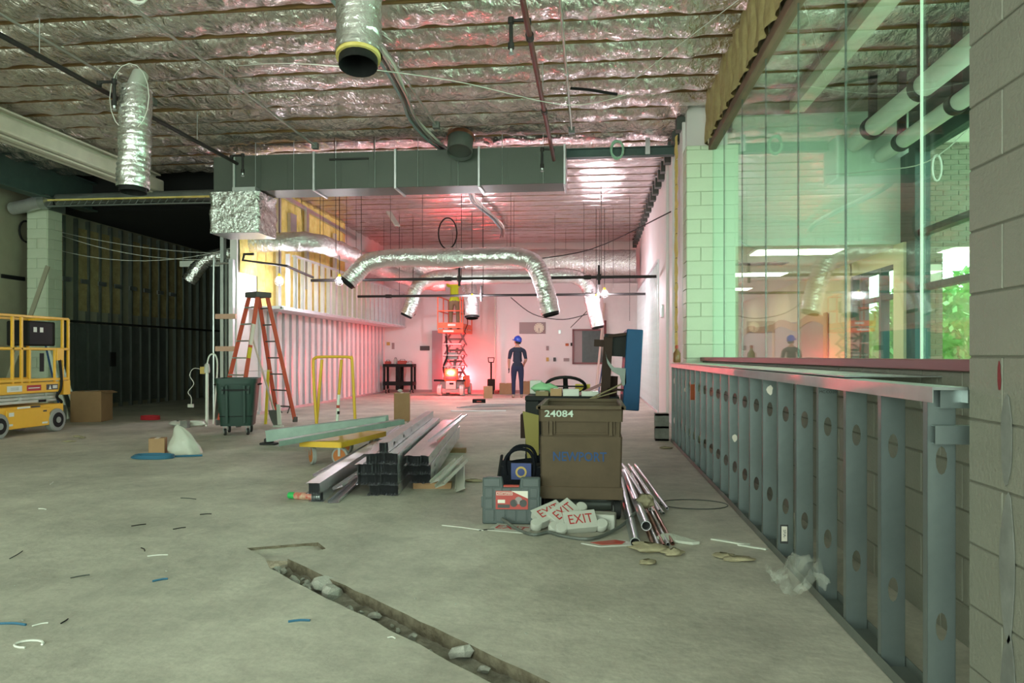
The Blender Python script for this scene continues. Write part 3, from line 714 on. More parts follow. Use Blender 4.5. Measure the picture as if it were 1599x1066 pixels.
# flexible ducts
def flex(label, pts, r, group=None, collar=True, both=False, yellow=False, name='flexible_duct', m='foil_duct'):
    base = Vector(pts[0]); t = thing(name, label, 'flexible duct', base, group=group)
    P = catmull([Vector(p)-base for p in pts], 14)
    # resample to even short rings
    out = [P[0]]; acc = 0; step = .022
    for a, b in zip(P, P[1:]):
        d = (b-a).length; pos = step-acc
        while pos <= d: out.append(a+(b-a)*(pos/d)); pos += step
        acc = (acc+d) % step
    sd = pts[0][0]*3.3
    rr = [r*(1+.030*(1 if i % 3 == 0 else -.3)+.05*nz(i*.11, sd, 0)) for i in range(len(out))]
    s = MB(); s.ring_sweep(out, rr, 22, cap=False)
    for i, vv in enumerate(s.v):
        p = Vector(vv); k = .08*nz(p.x*7+sd, p.y*7, p.z*7)+.03*nz(p.x*19, p.y*19, p.z*19+sd); c = out[i//22]; s.v[i] = tuple(c+(p-c)*(1+k))
    s.build('foil_sleeve', m, t, smooth='all')
    def end(p, q, nm):
        d = (p-q).normalized()
        if yellow: MB().pipe(p-d*.02, p+d*.03, r*.98, r*.84, 20).build('insulation_edge', 'batt_yellow', t, smooth=True)
        MB().pipe(p-d*.25, p+d*(.05 if not yellow else .10), r*.85, r*.81, 20).build('inner_liner', 'plastic_black', t, smooth=True)
        MB().cyl(p-d*.2, p-d*.19, r*.82, n=20).build('dark_core', 'black_void', t)
    if collar: end(out[-1], out[-4], 'end')
    if both: end(out[0], out[3], 'end')
    return t
flex('flexible foil duct hanging open from the ceiling, yellow insulation at its torn rim', [(-1.98, 6.05, 5.06), (-1.95, 6.0, 4.6), (-1.92, 5.96, 4.1), (-1.90, 5.88, 3.70)], .185, yellow=True)
lf = flex('flexible foil duct hanging beside the dark sprinkler pipe, looped with cable', [(-5.78, 8.85, 4.62), (-5.75, 8.8, 4.4), (-5.73, 8.76, 4.0), (-5.73, 8.72, 3.34)], .19)
MB().cyl((0, -.05, -.02), (0, .1, .25), .1, n=14).build('connector_pipe', 'white_plastic', lf, smooth=True)
MB().tube([(.06+.26*cos(a*pi/8), -.22, -.15+.42*sin(a*pi/8)) for a in range(16)], .005, 5, closed=True).build('cable_loop', 'cable_white', lf)
fr_ = thing('flexible_duct_branch', 'front pair of foil ducts with a wide wrapped run and two drooping ends', 'flexible duct', (-3.0, 15.5, 3.34))
def sub_flex(t, pts, r, liner=True):
    q = flex('tmp', [tuple(Vector(p)+t.location) for p in pts], r, collar=liner)
    for ch in list(q.children):
        off = Vector(q.location)-Vector(t.location); ch.parent = t; ch.location = off
    bpy.data.objects.remove(q)
sub_flex(fr_, [(0, 0, 0), (-1.0, 0, .02), (-1.4, 0, 0), (-1.8, -.05, -.1), (-2.1, -.12, -.4), (-2.2, -.16, -.52)], .195)
sub_flex(fr_, [(0, 0, .0), (1.0, 0, .02), (1.45, 0, .0), (1.78, -.05, -.15), (1.98, -.1, -.55), (2.15, -.15, -1.2)], .195)
MB().ring_sweep([(-.25, 0, 0), (.05, 0, 0), (.3, 0, 0)], [.2, .225, .2], 20).build('joint_wrap', 'foil_wrap', fr_, smooth=True)
for x in (-1.3, -.6, .7, 1.3): MB().cyl((x, 0, .18), (x, 0, 1.8), .0045, n=6).build('hanger_rod', 'black_pipe', fr_)
MB().tube([(-.05+.2*cos(a*pi/9), -.02, .52+.33*sin(a*pi/9)) for a in range(18)], .016, 6, closed=True).build('cable_coil', 'plastic_black', fr_, smooth=True)
rr_ = thing('flexible_duct_branch', 'rear pair of foil ducts drooping behind the black pipe', 'flexible duct', (-2.7, 20.0, 3.42))
sub_flex(rr_, [(-.3, 0, 0), (-1.3, 0, .02), (-1.75, 0, -.05), (-2.1, -.03, -.3), (-2.25, -.05, -.75), (-2.38, -.08, -1.05)], .19)
sub_flex(rr_, [(.0, 0, 0), (1.6, 0, .02), (2.2, 0, -.02), (2.55, -.02, -.25), (2.72, -.04, -.8), (2.85, -.06, -1.38)], .19)
MB().tube([(-1.2, 0, .0), (2.1, 0, 0)], .2, 18).build('trunk', 'foil_duct', rr_, smooth=True)
for x in (-1.0, .4, 1.7): MB().cyl((x, 0, .18), (x, 0, 1.7), .0045, n=6).build('hanger_rod', 'black_pipe', rr_)
flex('short foil duct drooping left of the orange lift', [(-4.9, 22.6, 3.75), (-5.3, 22.5, 3.5), (-5.5, 22.4, 3.1), (-5.6, 22.3, 2.55)], .2)
flex('short foil duct drooping right of the orange lift', [(-4.1, 22.3, 3.75), (-3.75, 21.5, 3.5), (-3.45, 20.9, 3.05), (-3.38, 20.7, 2.35)], .21)
tk = thing('foil_trunk_duct', 'wide foil covered trunk duct across the back of the room', 'duct', (-2.7, 22.6, 4.08))
def tr(u, v):
    x = -4.4+8.4*u; a = 2*pi*v; k = 1+.04*nz(x*2, cos(a)*2, sin(a)*2)+.02*nz(x*7, cos(a)*6, sin(a)*6); return (x, .42*k*cos(a), .42*k*sin(a)+.03*sin(x*1.3))
MB().grid(tr, 120, 24).build('foil_jacket', 'foil_wrap', tk, smooth='all')
for x in (-3.2, -1.6, .2, 1.9, 3.2): MB().cyl((x, 0, .4), (x, 0, 1.05), 0.005, n=6).build('hanger_rod', 'black_pipe', tk)
lt = thing('foil_side_duct', 'foil duct running along the left bulkhead below the yellow batts', 'duct', (-6.5, 15.2, 3.62))
def td(pts, r, nm):
    P = catmull(pts, 12); s = MB().ring_sweep(P, [r*(1+.03*nz(i*.3, 1, 2)) for i in range(len(P))], 20)
    for i, vv in enumerate(s.v):
        p = Vector(vv); k = .05*nz(p.x*5, p.y*5, p.z*5); s.v[i] = tuple(p+Vector((k*.4, 0, k*.6)))
    s.build(nm, 'foil_wrap', lt, smooth='all')
td([(-.62, -.4, 0), (.0, -.35, .02), (.55, -.2, .03), (.8, .4, .02), (.85, 2.5, 0), (.9, 5.5, -.05), (1.3, 7.5, -.1), (1.9, 7.8, -.12)], .2, 'foil_jacket')
for y in (0, 2.2, 4.6): MB().cyl((.82, y, .19), (.82, y, 1.5), .0045, n=6).build('hanger_rod', 'black_pipe', lt)
# sprinkler mains across the far room
for lab, y, z, x0 in (('black sprinkler main across the far room in front of the duct ends', 16.3, 2.98, -6.38), ('black sprinkler main across the far room beside the work lights', 19.62, 2.88, -6.36)):
    t = pipe_thing('sprinkler_main', lab, 'pipe', [(x0, y, z), (XF-.06, y, z)], .034, 'black_pipe')
    for x in (-5.2, -2.9, .2): hanger(t, (x, y, z), 'black_pipe', .007); coupling(t, (x-.3, y, z), (1, 0, 0), .05, .16, 'black_pipe')
    b = t.location
    for x in (-2.95, .15):
        MB().cyl((x-b.x, 0, .26), (x-b.x, 0, -.16), .03, n=10).build('riser_nipple', 'black_pipe', t, smooth=True)
        MB().lathe([(.05, -.06), (.05, .06)], (x-b.x, 0, .0), 10).build('tee', 'black_pipe', t, smooth=True)
t = pipe_thing('sprinkler_branch', 'short black branch pipe bending along the left bulkhead', 'pipe', [(-6.75, 14.2, 3.30), (-6.95, 14.2, 3.30), (-6.98, 14.2, 3.18), (-6.3, 14.75, 3.12), (-6.3, 16.2, 3.04)], .028, 'black_pipe')
# steel beam and header
sb_ = thing('steel_beam', 'teal steel beam crossing the ceiling at the right of the duct', 'beam', (-.44, 12.95, 4.70))
m = MB(); m.b2(0, 1.85, -.012, .012, 0, .16); sb_w = m.build('web', 'steel_teal', sb_); MB().b2(0, 1.85, -.07, .07, 0, .018).build('flange', 'steel_teal', sb_); MB().b2(0, 1.85, -.07, .07, .145, .16).build('flange', 'steel_teal', sb_)
MB().b2(1.35, 1.43, -.08, -.07, .02, .3).build('hanger_plate', 'galv_bright', sb_)
wbm = thing('steel_beam', 'white painted steel beam along the upper left under the foil', 'beam', (-8.85, 3.0, 4.52))
MB().b2(-.012, .012, 0, 11.2, 0, .42).build('web', 'steel_white', wbm); MB().b2(-.12, .12, 0, 11.2, 0, .03).build('flange', 'steel_white', wbm); MB().b2(-.12, .12, 0, 11.2, .4, .43).build('flange', 'steel_white', wbm); MB().b2(.03, .2, 0, 11.2, .05, .3).build('fire_wrap', 'steel_white', wbm, bev=.04, segs=2)
tb = thing('steel_beam', 'deep dark teal steel beam by the block column', 'beam', (-10.95, 3.0, 4.42))
MB().b2(-.012, .012, 0, 12.2, 0, .62).build('web', 'steel_teal', tb); MB().b2(-.14, .14, 0, 12.2, 0, .03).build('flange', 'steel_teal', tb); MB().b2(-.14, .14, 0, 12.2, .6, .63).build('flange', 'steel_teal', tb)
rd = thing('round_duct', 'shiny round duct resting over the block column', 'duct', (-11.7, 13.85, 4.3))
MB().tube([(0, 0, -.05), (.3, -.05, -.02), (.55, -.1, .02), (.75, -.12, .04)], .13, 18, smooth=4).build('duct_run', 'galv_bright', rd, smooth=True)
MB().cyl((.72, -.12, .04), (.86, -.12, .05), .145, n=18).build('coupling', 'galv', rd, smooth=True)
bj = thing('bar_joist', 'open web steel joist between the column and the foil wrapped drop', 'joist', (-10.85, 13.75, 4.24))
MB().b2(0, 4.0, -.03, .03, .12, .15).build('top_chord', 'batt_yellow', bj); MB().b2(0, 4.0, -.03, .03, 0, .025).build('bottom_chord', 'galv_dull', bj)
for k in range(26): MB().cyl((k*.155, 0, .02), (k*.155+.08, 0, .13), .008, n=5).build('web_bar', 'galv_dull', bj)
MB().cyl((0, .25, .2), (4.0, .25, .22), .11, n=14).build('foil_pipe', 'galv_dull', bj, smooth=True)
t = flex('dim foil duct drooping in the dark room', [(-7.5, 16.0, 3.62), (-8.3, 16.0, 3.55), (-8.75, 15.95, 3.4), (-9.1, 15.9, 2.95)], .17, collar=False)
MB().b2(-1.85, -.9, -.05, 0, -.33, -.2).build('white_board', 'pvc_white', t)
for k, (a, b_, s_) in enumerate((((XW+.09, 15.0, 3.95), (XL-.17, 15.0, 3.35), .25), ((XW+.09, 15.0, 3.6), (XL-.17, 14.9, 3.6), .3), ((XW+.09, 15.2, 4.0), (XL-.17, 15.5, 3.5), .14))):
    A = Vector(a); B = Vector(b_)
    tag(MB().tube([A+(B-A)*(i/16)-Vector((0, 0, s_*4*(i/16)*(1-i/16))) for i in range(17)], .006, 5).build('loose_cable', 'cable_white'), 'thin loose cable sagging across the dark room opening', 'cable', 'cables sagging over the dark room')
# pipes behind the glass
for lab, x, z, r, y0 in (('upper white wrapped pipe hung behind the glass', 3.75, 4.32, .125, 6.2), ('lower white wrapped pipe hung behind the glass', 4.12, 4.12, .10, 6.6)):
    t = pipe_thing('wrapped_pipe', lab, 'pipe', [(x, y0, z), (x, 11.1, z)], r, 'white_pipe_wrap', n=18)
    for y in (7.4, 8.9, 10.4):
        b = t.location
        MB().cyl((0, y-y0-.06, 0), (0, y-y0+.06, 0), r*1.22, n=18).build('clamp_band', 'black_pipe', t, smooth=True)
        MB().b2(-.05, .05, y-y0-.03, y-y0+.03, r, ZC+.1-z).build('strap', 'black_pipe', t)
t = thing('steel_beam', 'pale straight bar under the foil behind the glass', 'beam', (2.95, 2.2, 4.78)); MB().b2(-.1, .1, 0, 8.9, 0, .22).build('web', 'steel_white', t); MB().b2(-.14, -.1, 0, 8.9, .16, .22).build('edge_angle', 'beam_brown', t)  # pale box bar with a brown strip along one edge
tag(MB().tube([(3.2, 10.6, 3.75), (3.6, 9.8, 3.6), (3.95, 9.0, 3.55), (4.3, 8.0, 4.1)], .007, 5, smooth=6).build('white_cord', 'cable_white'), 'thin white cord strung behind the glass', 'cord')
tag(MB().tube([(3.95+.05*cos(a), 9.0, 3.42+.15*sin(a)) for a in [k*pi/8 for k in range(16)]], .012, 6, closed=True).build('cord_loop', 'cable_white'), 'knotted loop of white cord hanging behind the glass', 'cord')
# coils on the ceiling
def coil(label, c, r, m, tilt, turns=3, sx=1, tr_=.009):
    pts = []
    for i in range(turns*16): a = i*pi/8; pts.append((r*sx*cos(a)*(1+.08*sin(i*.7)), .02*sin(i*1.3), r*sin(a)*(1+.08*cos(i*.5))))
    o = MB().tube(pts, tr_, 5).build('cable_coil', m, loc=c, rot=tilt, smooth=True); return tag(o, label, 'cable')
coil('green coil of cable hung below the teal steel beam', (.43, 12.84, 4.80), .15, 'cable_green', (0, 0, 0), sx=.7, tr_=.018)
coil('white coil of cable hung from the joists by the conduit', (gx(213, 6.9), 6.9, 4.92), .15, 'cable_white', (.3, 0, 0), 4)
for lab, pts in (('white wire drooping past the hanging foil duct', [(-4.5, 9.0, 4.95), (-2.6, 6.6, 3.95), (-1.5, 7.8, 4.2), (-.3, 9.6, 4.5), (.6, 10.5, 4.95)]), ('taut white wire running up to the glass head', [(.4, 10.2, 4.9), (1.64, 7.0, 4.75)]), ('thin wire hanging below the left joists', [(-6.6, 7.4, 4.95), (-5.4, 5.6, 4.95)])):
    tag(MB().tube(pts, .0045, 5, smooth=6).build('loose_wire', 'cable_white'), lab, 'wire')
for i, (x, y, z0) in enumerate(((-3.7, 12.3, 4.6), (-4.4, 12.3, 4.6), (-1.9, 18, 3.9), (.9, 18, 2.1), (.55, 19.5, 3.0), (-5.9, 15.6, 3.0), (-5.3, 14.9, 3.4), (-.2, 18.5, 3.2), (-5.75, 16.9, 3.9))):
    tag(MB().cyl((0, 0, 0), (0, 0, ZC+.1-z0), .0055, n=6).build('hanger_rod', 'black_pipe', loc=(x, y, z0)), 'thin dark hanger rod dangling from the ceiling', 'rod', 'bare hanger rods')
tag(MB().tube([(-.35, 0, .05), (-.1, 0, .02), (.15, 0, -.03), (.3, 0, -.06)], .02, 6, smooth=3).build('torn_flap', 'black_void', loc=(.05, 10.3, 4.92)), 'dark torn flap in the foil insulation', 'tear')
# work lights
def work_light(p, zc, bm_='bulb', label='bare work light bulb in a string hung across the far room'):
    t = thing('work_light', label, 'work light', p, group='temporary work lights')
    MB().lathe([(.0, -.07), (.04, -.06), (.06, -.02), (.055, .02), (.03, .06)], n=14, cap=False).build('bulb', bm_, t, smooth=True)
    MB().lathe([(.03, .05), (.035, .08), (.02, .14)], n=12).build('socket', 'tool_yellow', t, smooth=True)
    for k in range(6):
        a = k*pi/3; MB().tube([(.05*cos(a), .05*sin(a), .07), (.10*cos(a), .10*sin(a), .0), (.08*cos(a), .08*sin(a), -.09), (0, 0, -.13)], .003, 4).build('cage_wire', 'plastic_black', t)
    MB().cyl((0, 0, .13), (0, 0, zc-p[2]), .008, n=6).build('cord', 'plastic_black', t)
for px, py, Y, lb_ in ((645, 474, 20.1, 'bare work light bulb hanging left of the orange lift'), (737, 466, 19.45, 'bare work light bulb hanging at the right of the orange lift rails'), (944, 457, 19.4, 'upper of two work light bulbs hanging above the dark window'), (931, 467, 19.35, 'lower of two work light bulbs hanging above the dark window'), (530, 437, 15.9, 'work light bulb beside the left end of the front foil duct'), (436, 437, 14.75, 'work light bulb hanging by the gypsum wall above the ladder')): work_light((gx(px, Y), Y, gz(px, py, Y)), ZC+.1, 'bulb' if 600 < px < 800 else ('bulb_mid' if px > 800 else 'bulb_dim'), lb_)
# ================================================================== OBJECTS
def caster(t, p, r=.05, w=.03, swivel=0, mw='rubber', mf='galv', hub='galv'):
    x, y, z = p; c = Vector((x, y, r)); ax = Vector((cos(swivel), sin(swivel), 0))
    wl_ = MB().cyl(c-ax*w/2, c+ax*w/2, r, n=20).build('wheel', mw, t, bev=.004, smooth=True)
    MB().cyl(c-ax*(w/2+.003), c+ax*(w/2+.003), r*.5, n=14).build('hub', hub, wl_)
    m = MB()
    for s in (-1, 1): m.beam(c+ax*s*(w/2+.008), Vector((x, y, z))+ax*s*(w/2+.008), .03, .006, up=tuple(ax))
    m.box((x, y, z-.006), (w+.04, w+.04, .012)); m.build('fork', mf, t)
# ---- brown rubbish hamper
hp = thing('rubbish_hamper', 'brown moulded rubbish truck stencilled 24084 and NEWPORT', 'rubbish truck', (-.085, 6.10, 0))
def shell(z0, z1, w0, w1, d0, d1, th=.012):
    m = MB()
    for s in (-1, 1):
        m.add([(s*w0, -d0, z0), (s*w0, d0, z0), (s*w1, d1, z1), (s*w1, -d1, z1), (s*(w0-th), -d0, z0), (s*(w0-th), d0, z0), (s*(w1-th), d1, z1), (s*(w1-th), -d1, z1)], [(0, 1, 2, 3), (7, 6, 5, 4), (0, 3, 7, 4), (1, 5, 6, 2), (3, 2, 6, 7), (0, 4, 5, 1)])
        m.add([(-w0, s*d0, z0), (w0, s*d0, z0), (w1, s*d1, z1), (-w1, s*d1, z1), (-w0, s*(d0-th), z0), (w0, s*(d0-th), z0), (w1, s*(d1-th), z1), (-w1, s*(d1-th), z1)], [(0, 1, 2, 3), (7, 6, 5, 4), (0, 3, 7, 4), (1, 5, 6, 2), (3, 2, 6, 7), (0, 4, 5, 1)])
    return m
m = shell(.165, .64, .302, .312, .46, .47); m.b2(-.3, .3, -.46, .46, .165, .18); m.build('body', 'hamper_brown', hp)
m = shell(.64, .76, .300, .305, .455, .46); m.build('recess_band', 'hamper_brown', hp)
m = shell(.755, .86, .315, .318, .475, .48); m.build('upper_band', 'hamper_brown', hp)
m = MB()
for s in (-1, 1): m.b2(s*.318-.02, s*.318+.02, -.5, .5, .845, .875); m.b2(-.33, .33, s*.48-.02, s*.48+.02, .845, .875)
m.build('rim', 'hamper_brown', hp, bev=.006)
MB().b2(-.318, .318, -.476, -.46, .165, .26).build('base_band', 'hamper_brown', hp, bev=.004)
for x in (-.225, .225):
    m = MB(); m.b2(x-.012, x+.012, -.485, -.452, .65, .755); m.b2(x-.03, x-.02, -.48, -.452, .66, .755); m.b2(x+.02, x+.03, -.48, -.452, .66, .755); m.build('latch_rib', 'hamper_brown', hp)
MB().b2(-.2, .2, -.468, -.458, .655, .668).build('handle_bar', 'hamper_brown', hp, bev=.002)
MB().b2(-.31, .31, -.46, .46, .34, .345).build('inner_load', 'hamper_inside', hp)
text('24084', .088, 'stencil_white', hp, (-.165, -.4825, .812), (R(91), 0, 0), ext=.0006, stretch=(1.0, .8), bold=.0016)
text('NEWPORT', .098, 'stencil_blue', hp, (-.01, -.470, .485), (R(90.5), 0, 0), ext=.0006, stretch=(.86, 1.0), bold=.0015)
for x, y in ((-.25, -.36), (.27, -.36)): caster(hp, (x, y, .165), .072, .05, .15, 'rubber', 'black_pipe', 'tire_grey')
for x, y in ((-.25, .36), (.27, .36)): caster(hp, (x, y, .165), .072, .05, .15, 'rubber', 'black_pipe', 'tire_grey')
MB().b2(-.2, .2, -.3, .3, .12, .166).build('under_frame', 'galv_dark', hp)
# dull steel drum lying behind the front casters
dr = thing('paint_drum', 'dull grey drum lying under the brown rubbish truck', 'drum', (0, 6.02, .056))
MB().lathe([(.05, -.2), (.053, -.19), (.053, .19), (.05, .2)], (0, 0, 0), 20, axis='x').build('shell', 'galv_dull', dr, smooth=True)
# ---- black utility cart with raised blue lid behind the hamper
uc = thing('utility_cart', 'black utility cart with steering wheel and raised blue lid behind the rubbish truck', 'utility cart', (-.2, 7.75, 0))
MB().b2(-.47, .47, -.35, .4, .80, .85).build('deck', 'plastic_black', uc, bev=.008)
for x, w in ((-.40, .13), (.36, .08)):
    for y in (-.33, .36): MB().b2(x-w/2, x+w/2, y-.03, y+.03, .2, .8).build('post', 'plastic_black', uc, bev=.005)
MB().b2(-.47, .47, -.35, .4, .2, .27).build('lower_deck', 'plastic_black', uc, bev=.008)
MB().b2(-.52, -.47, -.3, -.05, .42, .66).build('side_box', 'cabinet_brown', uc)
MB().prism([(-.44, .2), (-.33, .2), (-.33, .66), (-.49, .70)], .02, Matrix.Translation((0, -.37, 0))).build('yellow_guard', 'guard_yellow', uc)
for x in (-.38, .38):
    for y in (-.26, .3): caster(uc, (x, y, .2), .085, .05, 0, 'rubber', 'black_pipe', 'black_pipe')
sw = [( -.08+.21*cos(a*pi/12), .06-.10*sin(a*pi/12)+.08, .93+.10*sin(a*pi/12)) for a in range(24)]
w_ = MB().tube(sw, .017, 8, closed=True).build('steering_wheel', 'plastic_black', uc, smooth=True)
m = MB(); m.beam((-.08, .04, 1.03), (-.08, .14, .93), .05, .02); m.beam((-.28, .14, .93), (.12, .14, .93), .03, .015); m.cyl((-.08, .14, .84), (-.08, .14, .94), .03, n=10); m.build('spoke', 'plastic_black', w_)
Ml = Matrix.Rotation(R(3), 3, 'Y')
lid = MB().box((.60, -.02, 1.115), (.16, .74, .80), Ml).build('lid', 'cabinet_blue', uc, bev=.008)
def lidpart(nm, c, d, mm, ry=0): return MB().box(c, d, Matrix.Rotation(R(3+ry), 3, 'Y')).build(nm, mm, lid)
lidpart('inner_frame', (.34, -.36, 1.07), (.09, .03, .74), 'cabinet_brown'); lidpart('inner_frame', (.43, -.36, .92), (.16, .03, .02), 'cabinet_brown'); lidpart('inner_frame', (.46, -.36, 1.46), (.2, .03, .03), 'cabinet_brown', -10)
lidpart('liner', (.44, .0, 1.36), (.24, .66, .22), 'plastic_black'); lidpart('inner_panel', (.40, -.2, .85), (.10, .03, .4), 'cabinet_brown')
lidpart('hinge_plate', (.27, -.36, 1.38), (.10, .02, .07), 'cabinet_brown')
m = MB()
gpts = [(.33+.04*k/8*2.2, 1.30-.16*math.sqrt(k/8)*1.0) for k in range(9)]+[(.53, 1.13), (.535, .98), (.50, .95), (.47, 1.06), (.40, 1.10), (.35, 1.18)]
m.prism(gpts, .01, Matrix.Translation((0, -.385, 0))); m.build('curved_gusset', 'galv_dull', lid)
MB().beam((.05, -.3, .86), (.36, -.33, 1.0), .03, .03).build('support_arm', 'steel_maroon', uc)
m = MB(); m.beam((.18, -.4, .83), (.5, -.36, .98), .04, .012); m.beam((.2, -.42, .83), (.44, -.4, .90), .03, .01); m.build('bent_strip', 'cardboard_dark', uc)
def carton(name, label, loc, d, m, rz=0, cat='box', group=None, flap=False):
    t = thing(name, label, cat, loc, rz, group); MB().b2(-d[0]/2, d[0]/2, -d[1]/2, d[1]/2, 0, d[2]).build('carton', m, t, bev=.003)
    MB().b2(-.025, .025, -d[1]/2-.001, d[1]/2+.001, d[2]-.001, d[2]+.001).build('tape', 'label_white', t)
    if flap: MB().box((d[0]/2+.05, 0, d[2]-.02), (.12, d[1]*.9, .005), Matrix.Rotation(R(20), 3, 'Y')).build('flap', m, t)
    return t
for k, (x, w, h, mm) in enumerate(((-.50, .13, .05, 'cardboard_dark'), (-.36, .115, .075, 'cardboard'), (-.21, .16, .07, 'white_plastic'), (-.02, .17, .05, 'white_plastic'))):
    carton('small_carton', ('flat tan carton on the black cart by the green plastic wrap', 'small brown carton between two flat cartons on the black cart', 'pale greenish carton on the black cart below the steering wheel', 'low pale carton on the black cart near the blue lid')[k], (x, 7.48, .85), (w, .12, h), mm, group='cartons on the black cart')
def crump(c, r, h, seed, amp=.4):
    def fn(u, v):
        a = u*2*pi; k = 1+amp*nz(cos(a)*1.7+seed, sin(a)*1.7, v*3); return (r[0]*sin(pi*(.12+.83*v))*cos(a)*k, r[1]*sin(pi*(.12+.83*v))*sin(a)*k, h*(1-v)*(1+.2*nz(seed, cos(a), v)))
    return MB().grid(fn, 22, 12)
tag(crump(0, (.13, .09), .12, 4).build('plastic_wrap', 'green_bag', loc=(-.50, 7.75, .85), smooth='all'), 'crumpled pale green plastic wrap on the black cart', 'plastic wrap')
carton('parts_box', 'pale green white parts box at the corner of the black cart', (-.60, 7.95, .85), (.12, .14, .14), 'white_plastic')
carton('yellow_carton', 'small yellow carton behind the steering wheel on the black cart', (-.10, 8.0, .85), (.16, .1, .1), 'tool_yellow')
# ---- organiser case
oc = thing('organizer_case', 'grey parts organizer case with red brand label beside the brown truck', 'organizer case', (-.60, 5.50, 0), rot=(R(-4), 0, R(3)))
W2, D2, H2 = .215, .045, .345
body = [(-W2, 0), (W2, 0), (W2, H2), (.07, H2), (.06, H2-.075), (-.06, H2-.075), (-.07, H2), (-W2, H2)]
MB().prism(body, .075).build('case_body', 'case_grey', oc, bev=.008)
for r_, (z0, z1) in enumerate(((.02, .105), (.115, .185), (.195, .265))):
    n = 5 if r_ == 0 else 6
    for k in range(n):
        x0 = -.20+.4*k/n
        MB().b2(x0+.006, x0+.4/n-.006, -.041, -.036, z0, z1).build('compartment', 'case_cell', oc, bev=.002)
for s in (-1, 1): MB().b2(s*.145-.06, s*.145+.06, -.042, -.036, .275, .335).build('compartment', 'case_cell', oc, bev=.003); MB().b2(s*.217-.008, s*.217+.008, -.03, .03, .12, .2).build('latch', 'case_cell', oc, bev=.003)
MB().b2(-.06, .06, -.03, .03, .27, .285).build('handle', 'tool_red', oc, bev=.004)
lb = MB().b2(-.115, .125, -.0435, -.042, .11, .245).build('brand_label', 'label_red', oc)
MB().prism([(.0, .245), (.125, .245), (.125, .19)], .001, Matrix.Translation((0, -.044, 0))).build('label_wedge', 'label_white', lb)
for k, (a, b_) in enumerate(((.02, .165), (.055, .185), (.09, .165))): MB().lathe([(.028, -.0455), (.028, -.044)], (a, 0, b_-.01), 12, axis='y').build('printed_part', 'sticker_dark' if k != 1 else 'panel_grey', lb)
MB().b2(-.11, .01, -.0450, -.044, .213, .238).build('brand_band', 'label_white', lb); MB().b2(-.107, .007, -.0455, -.0445, .2155, .2355).build('brand_band', 'label_red', lb)
text('CRAFTSMAN', .021, 'label_white', lb, (-.05, -.046, .2255), (R(90), 0, 0), ext=.0003)
MB().b2(-.1, -.045, -.045, -.044, .155, .18).build('print_block', 'label_white', lb); MB().b2(-.1, -.01, -.045, -.044, .12, .145).build('print_block', 'sticker_dark', lb)
# ---- black tool bag
tbg = thing('tool_bag', 'black fabric tool bag with blue gold emblem behind the organizer case', 'tool bag', (-.56, 6.0, 0))
def bagf(u, v):
    a = u*2*pi; c_, s__ = cos(a), sin(a); e = .45; k = (1-.18*v)*(1+.06*nz(c_*2, s__*2, v*3)); return (.21*math.copysign(abs(c_)**e, c_)*k, .14*math.copysign(abs(s__)**e, s__)*k, .40*v+(.05*nz(c_, s__, 4) if v > .9 else 0))
m = MB().grid(bagf, 30, 12); m.build('bag_body', 'black_fabric', tbg, smooth='all'); MB().b2(-.165, .165, -.11, .11, .36, .37).build('bag_inside', 'black_void', tbg)
for y in (-.12, .1): MB().tube([(-.12, y, .3), (-.13, y, .42), (-.06, y, .5), (.05, y, .5), (.1, y, .42), (.1, y, .3)], .014, 7, smooth=4).build('carry_handle', 'black_fabric', tbg, smooth=True)
lg = MB().b2(-.08, .08, -.152, -.147, .27, .40).build('emblem', 'bag_blue', tbg); MB().lathe([(.045, -.156), (.045, -.152)], (0, 0, .33), 16, axis='y').build('emblem_ring', 'gold', lg); MB().lathe([(.03, -.158), (.03, -.155)], (0, 0, .33), 14, axis='y').build('emblem_disc', 'bag_blue', lg)
MB().box((-.2, -.02, .25), (.02, .05, .4), Matrix.Rotation(.15, 3, 'Y')).build('tool_handle', 'plastic_black', tbg, bev=.006)
# ---- exit lights
def exit_light(label, loc, rot, face=True):
    t = thing('exit_light', label, 'exit light', loc, rot=rot, group='removed exit lights'); t.scale = (.74, .74, .74)
    MB().b2(-.15, .15, -.045, .045, 0, .19).build('housing', 'white_plastic', t, bev=.006)
    MB().b2(-.16, .16, -.052, -.045, -.005, .195).build('face_plate', 'white_plastic', t, bev=.003)
    text('EXIT', .15, 'exit_red', t, (0, -.0535, .095), (R(90), 0, 0), ext=.0006, stretch=(.8, 1))
    for s in (-1, 1):
        MB().lathe([(.05, -.055), (.06, -.04), (.06, .0), (.045, .05), (.02, .07)], (s*.2, 0, .03), 16, axis='y').build('lamp_head', 'white_plastic', t, smooth=True)
        MB().cyl((s*.15, 0, .05), (s*.2, .0, .03), .02, n=8).build('arm', 'white_plastic', t)
    return t
exit_light('white exit light lying face down against the brown truck caster', (-.27, 5.36, .06), (R(-62), R(-14), R(38)))
exit_light('white exit light lying on its back among the others, tilted steeply', (-.16, 5.36, .06), (R(-55), R(-20), R(48)))
exit_light('white exit light showing its red EXIT letters beside the others', (-.07, 5.24, .02), (R(-48), R(-3), R(16)))
fp = thing('exit_face_plate', 'loose white exit sign face plate lying flat on the floor', 'sign plate', (-.58, 5.32, .004), rot=(R(-88), 0, R(-14)))
MB().b2(-.15, .15, -.004, .004, -.1, .1).build('plate', 'white_plastic', fp, bev=.002); text('EXIT', .14, 'exit_red', fp, (0, -.0055, 0), (R(90), 0, 0), ext=.0006, stretch=(.85, .9))
cb = thing('battery_box', 'small white box beside the exit lights', 'box', (.09, 5.42, 0), R(-8)); MB().b2(-.08, .08, -.06, .06, 0, .11).build('shell', 'white_plastic', cb, bev=.006); MB().b2(-.05, .05, -.064, -.06, .02, .06).build('cover', 'tile_white', cb, bev=.002)
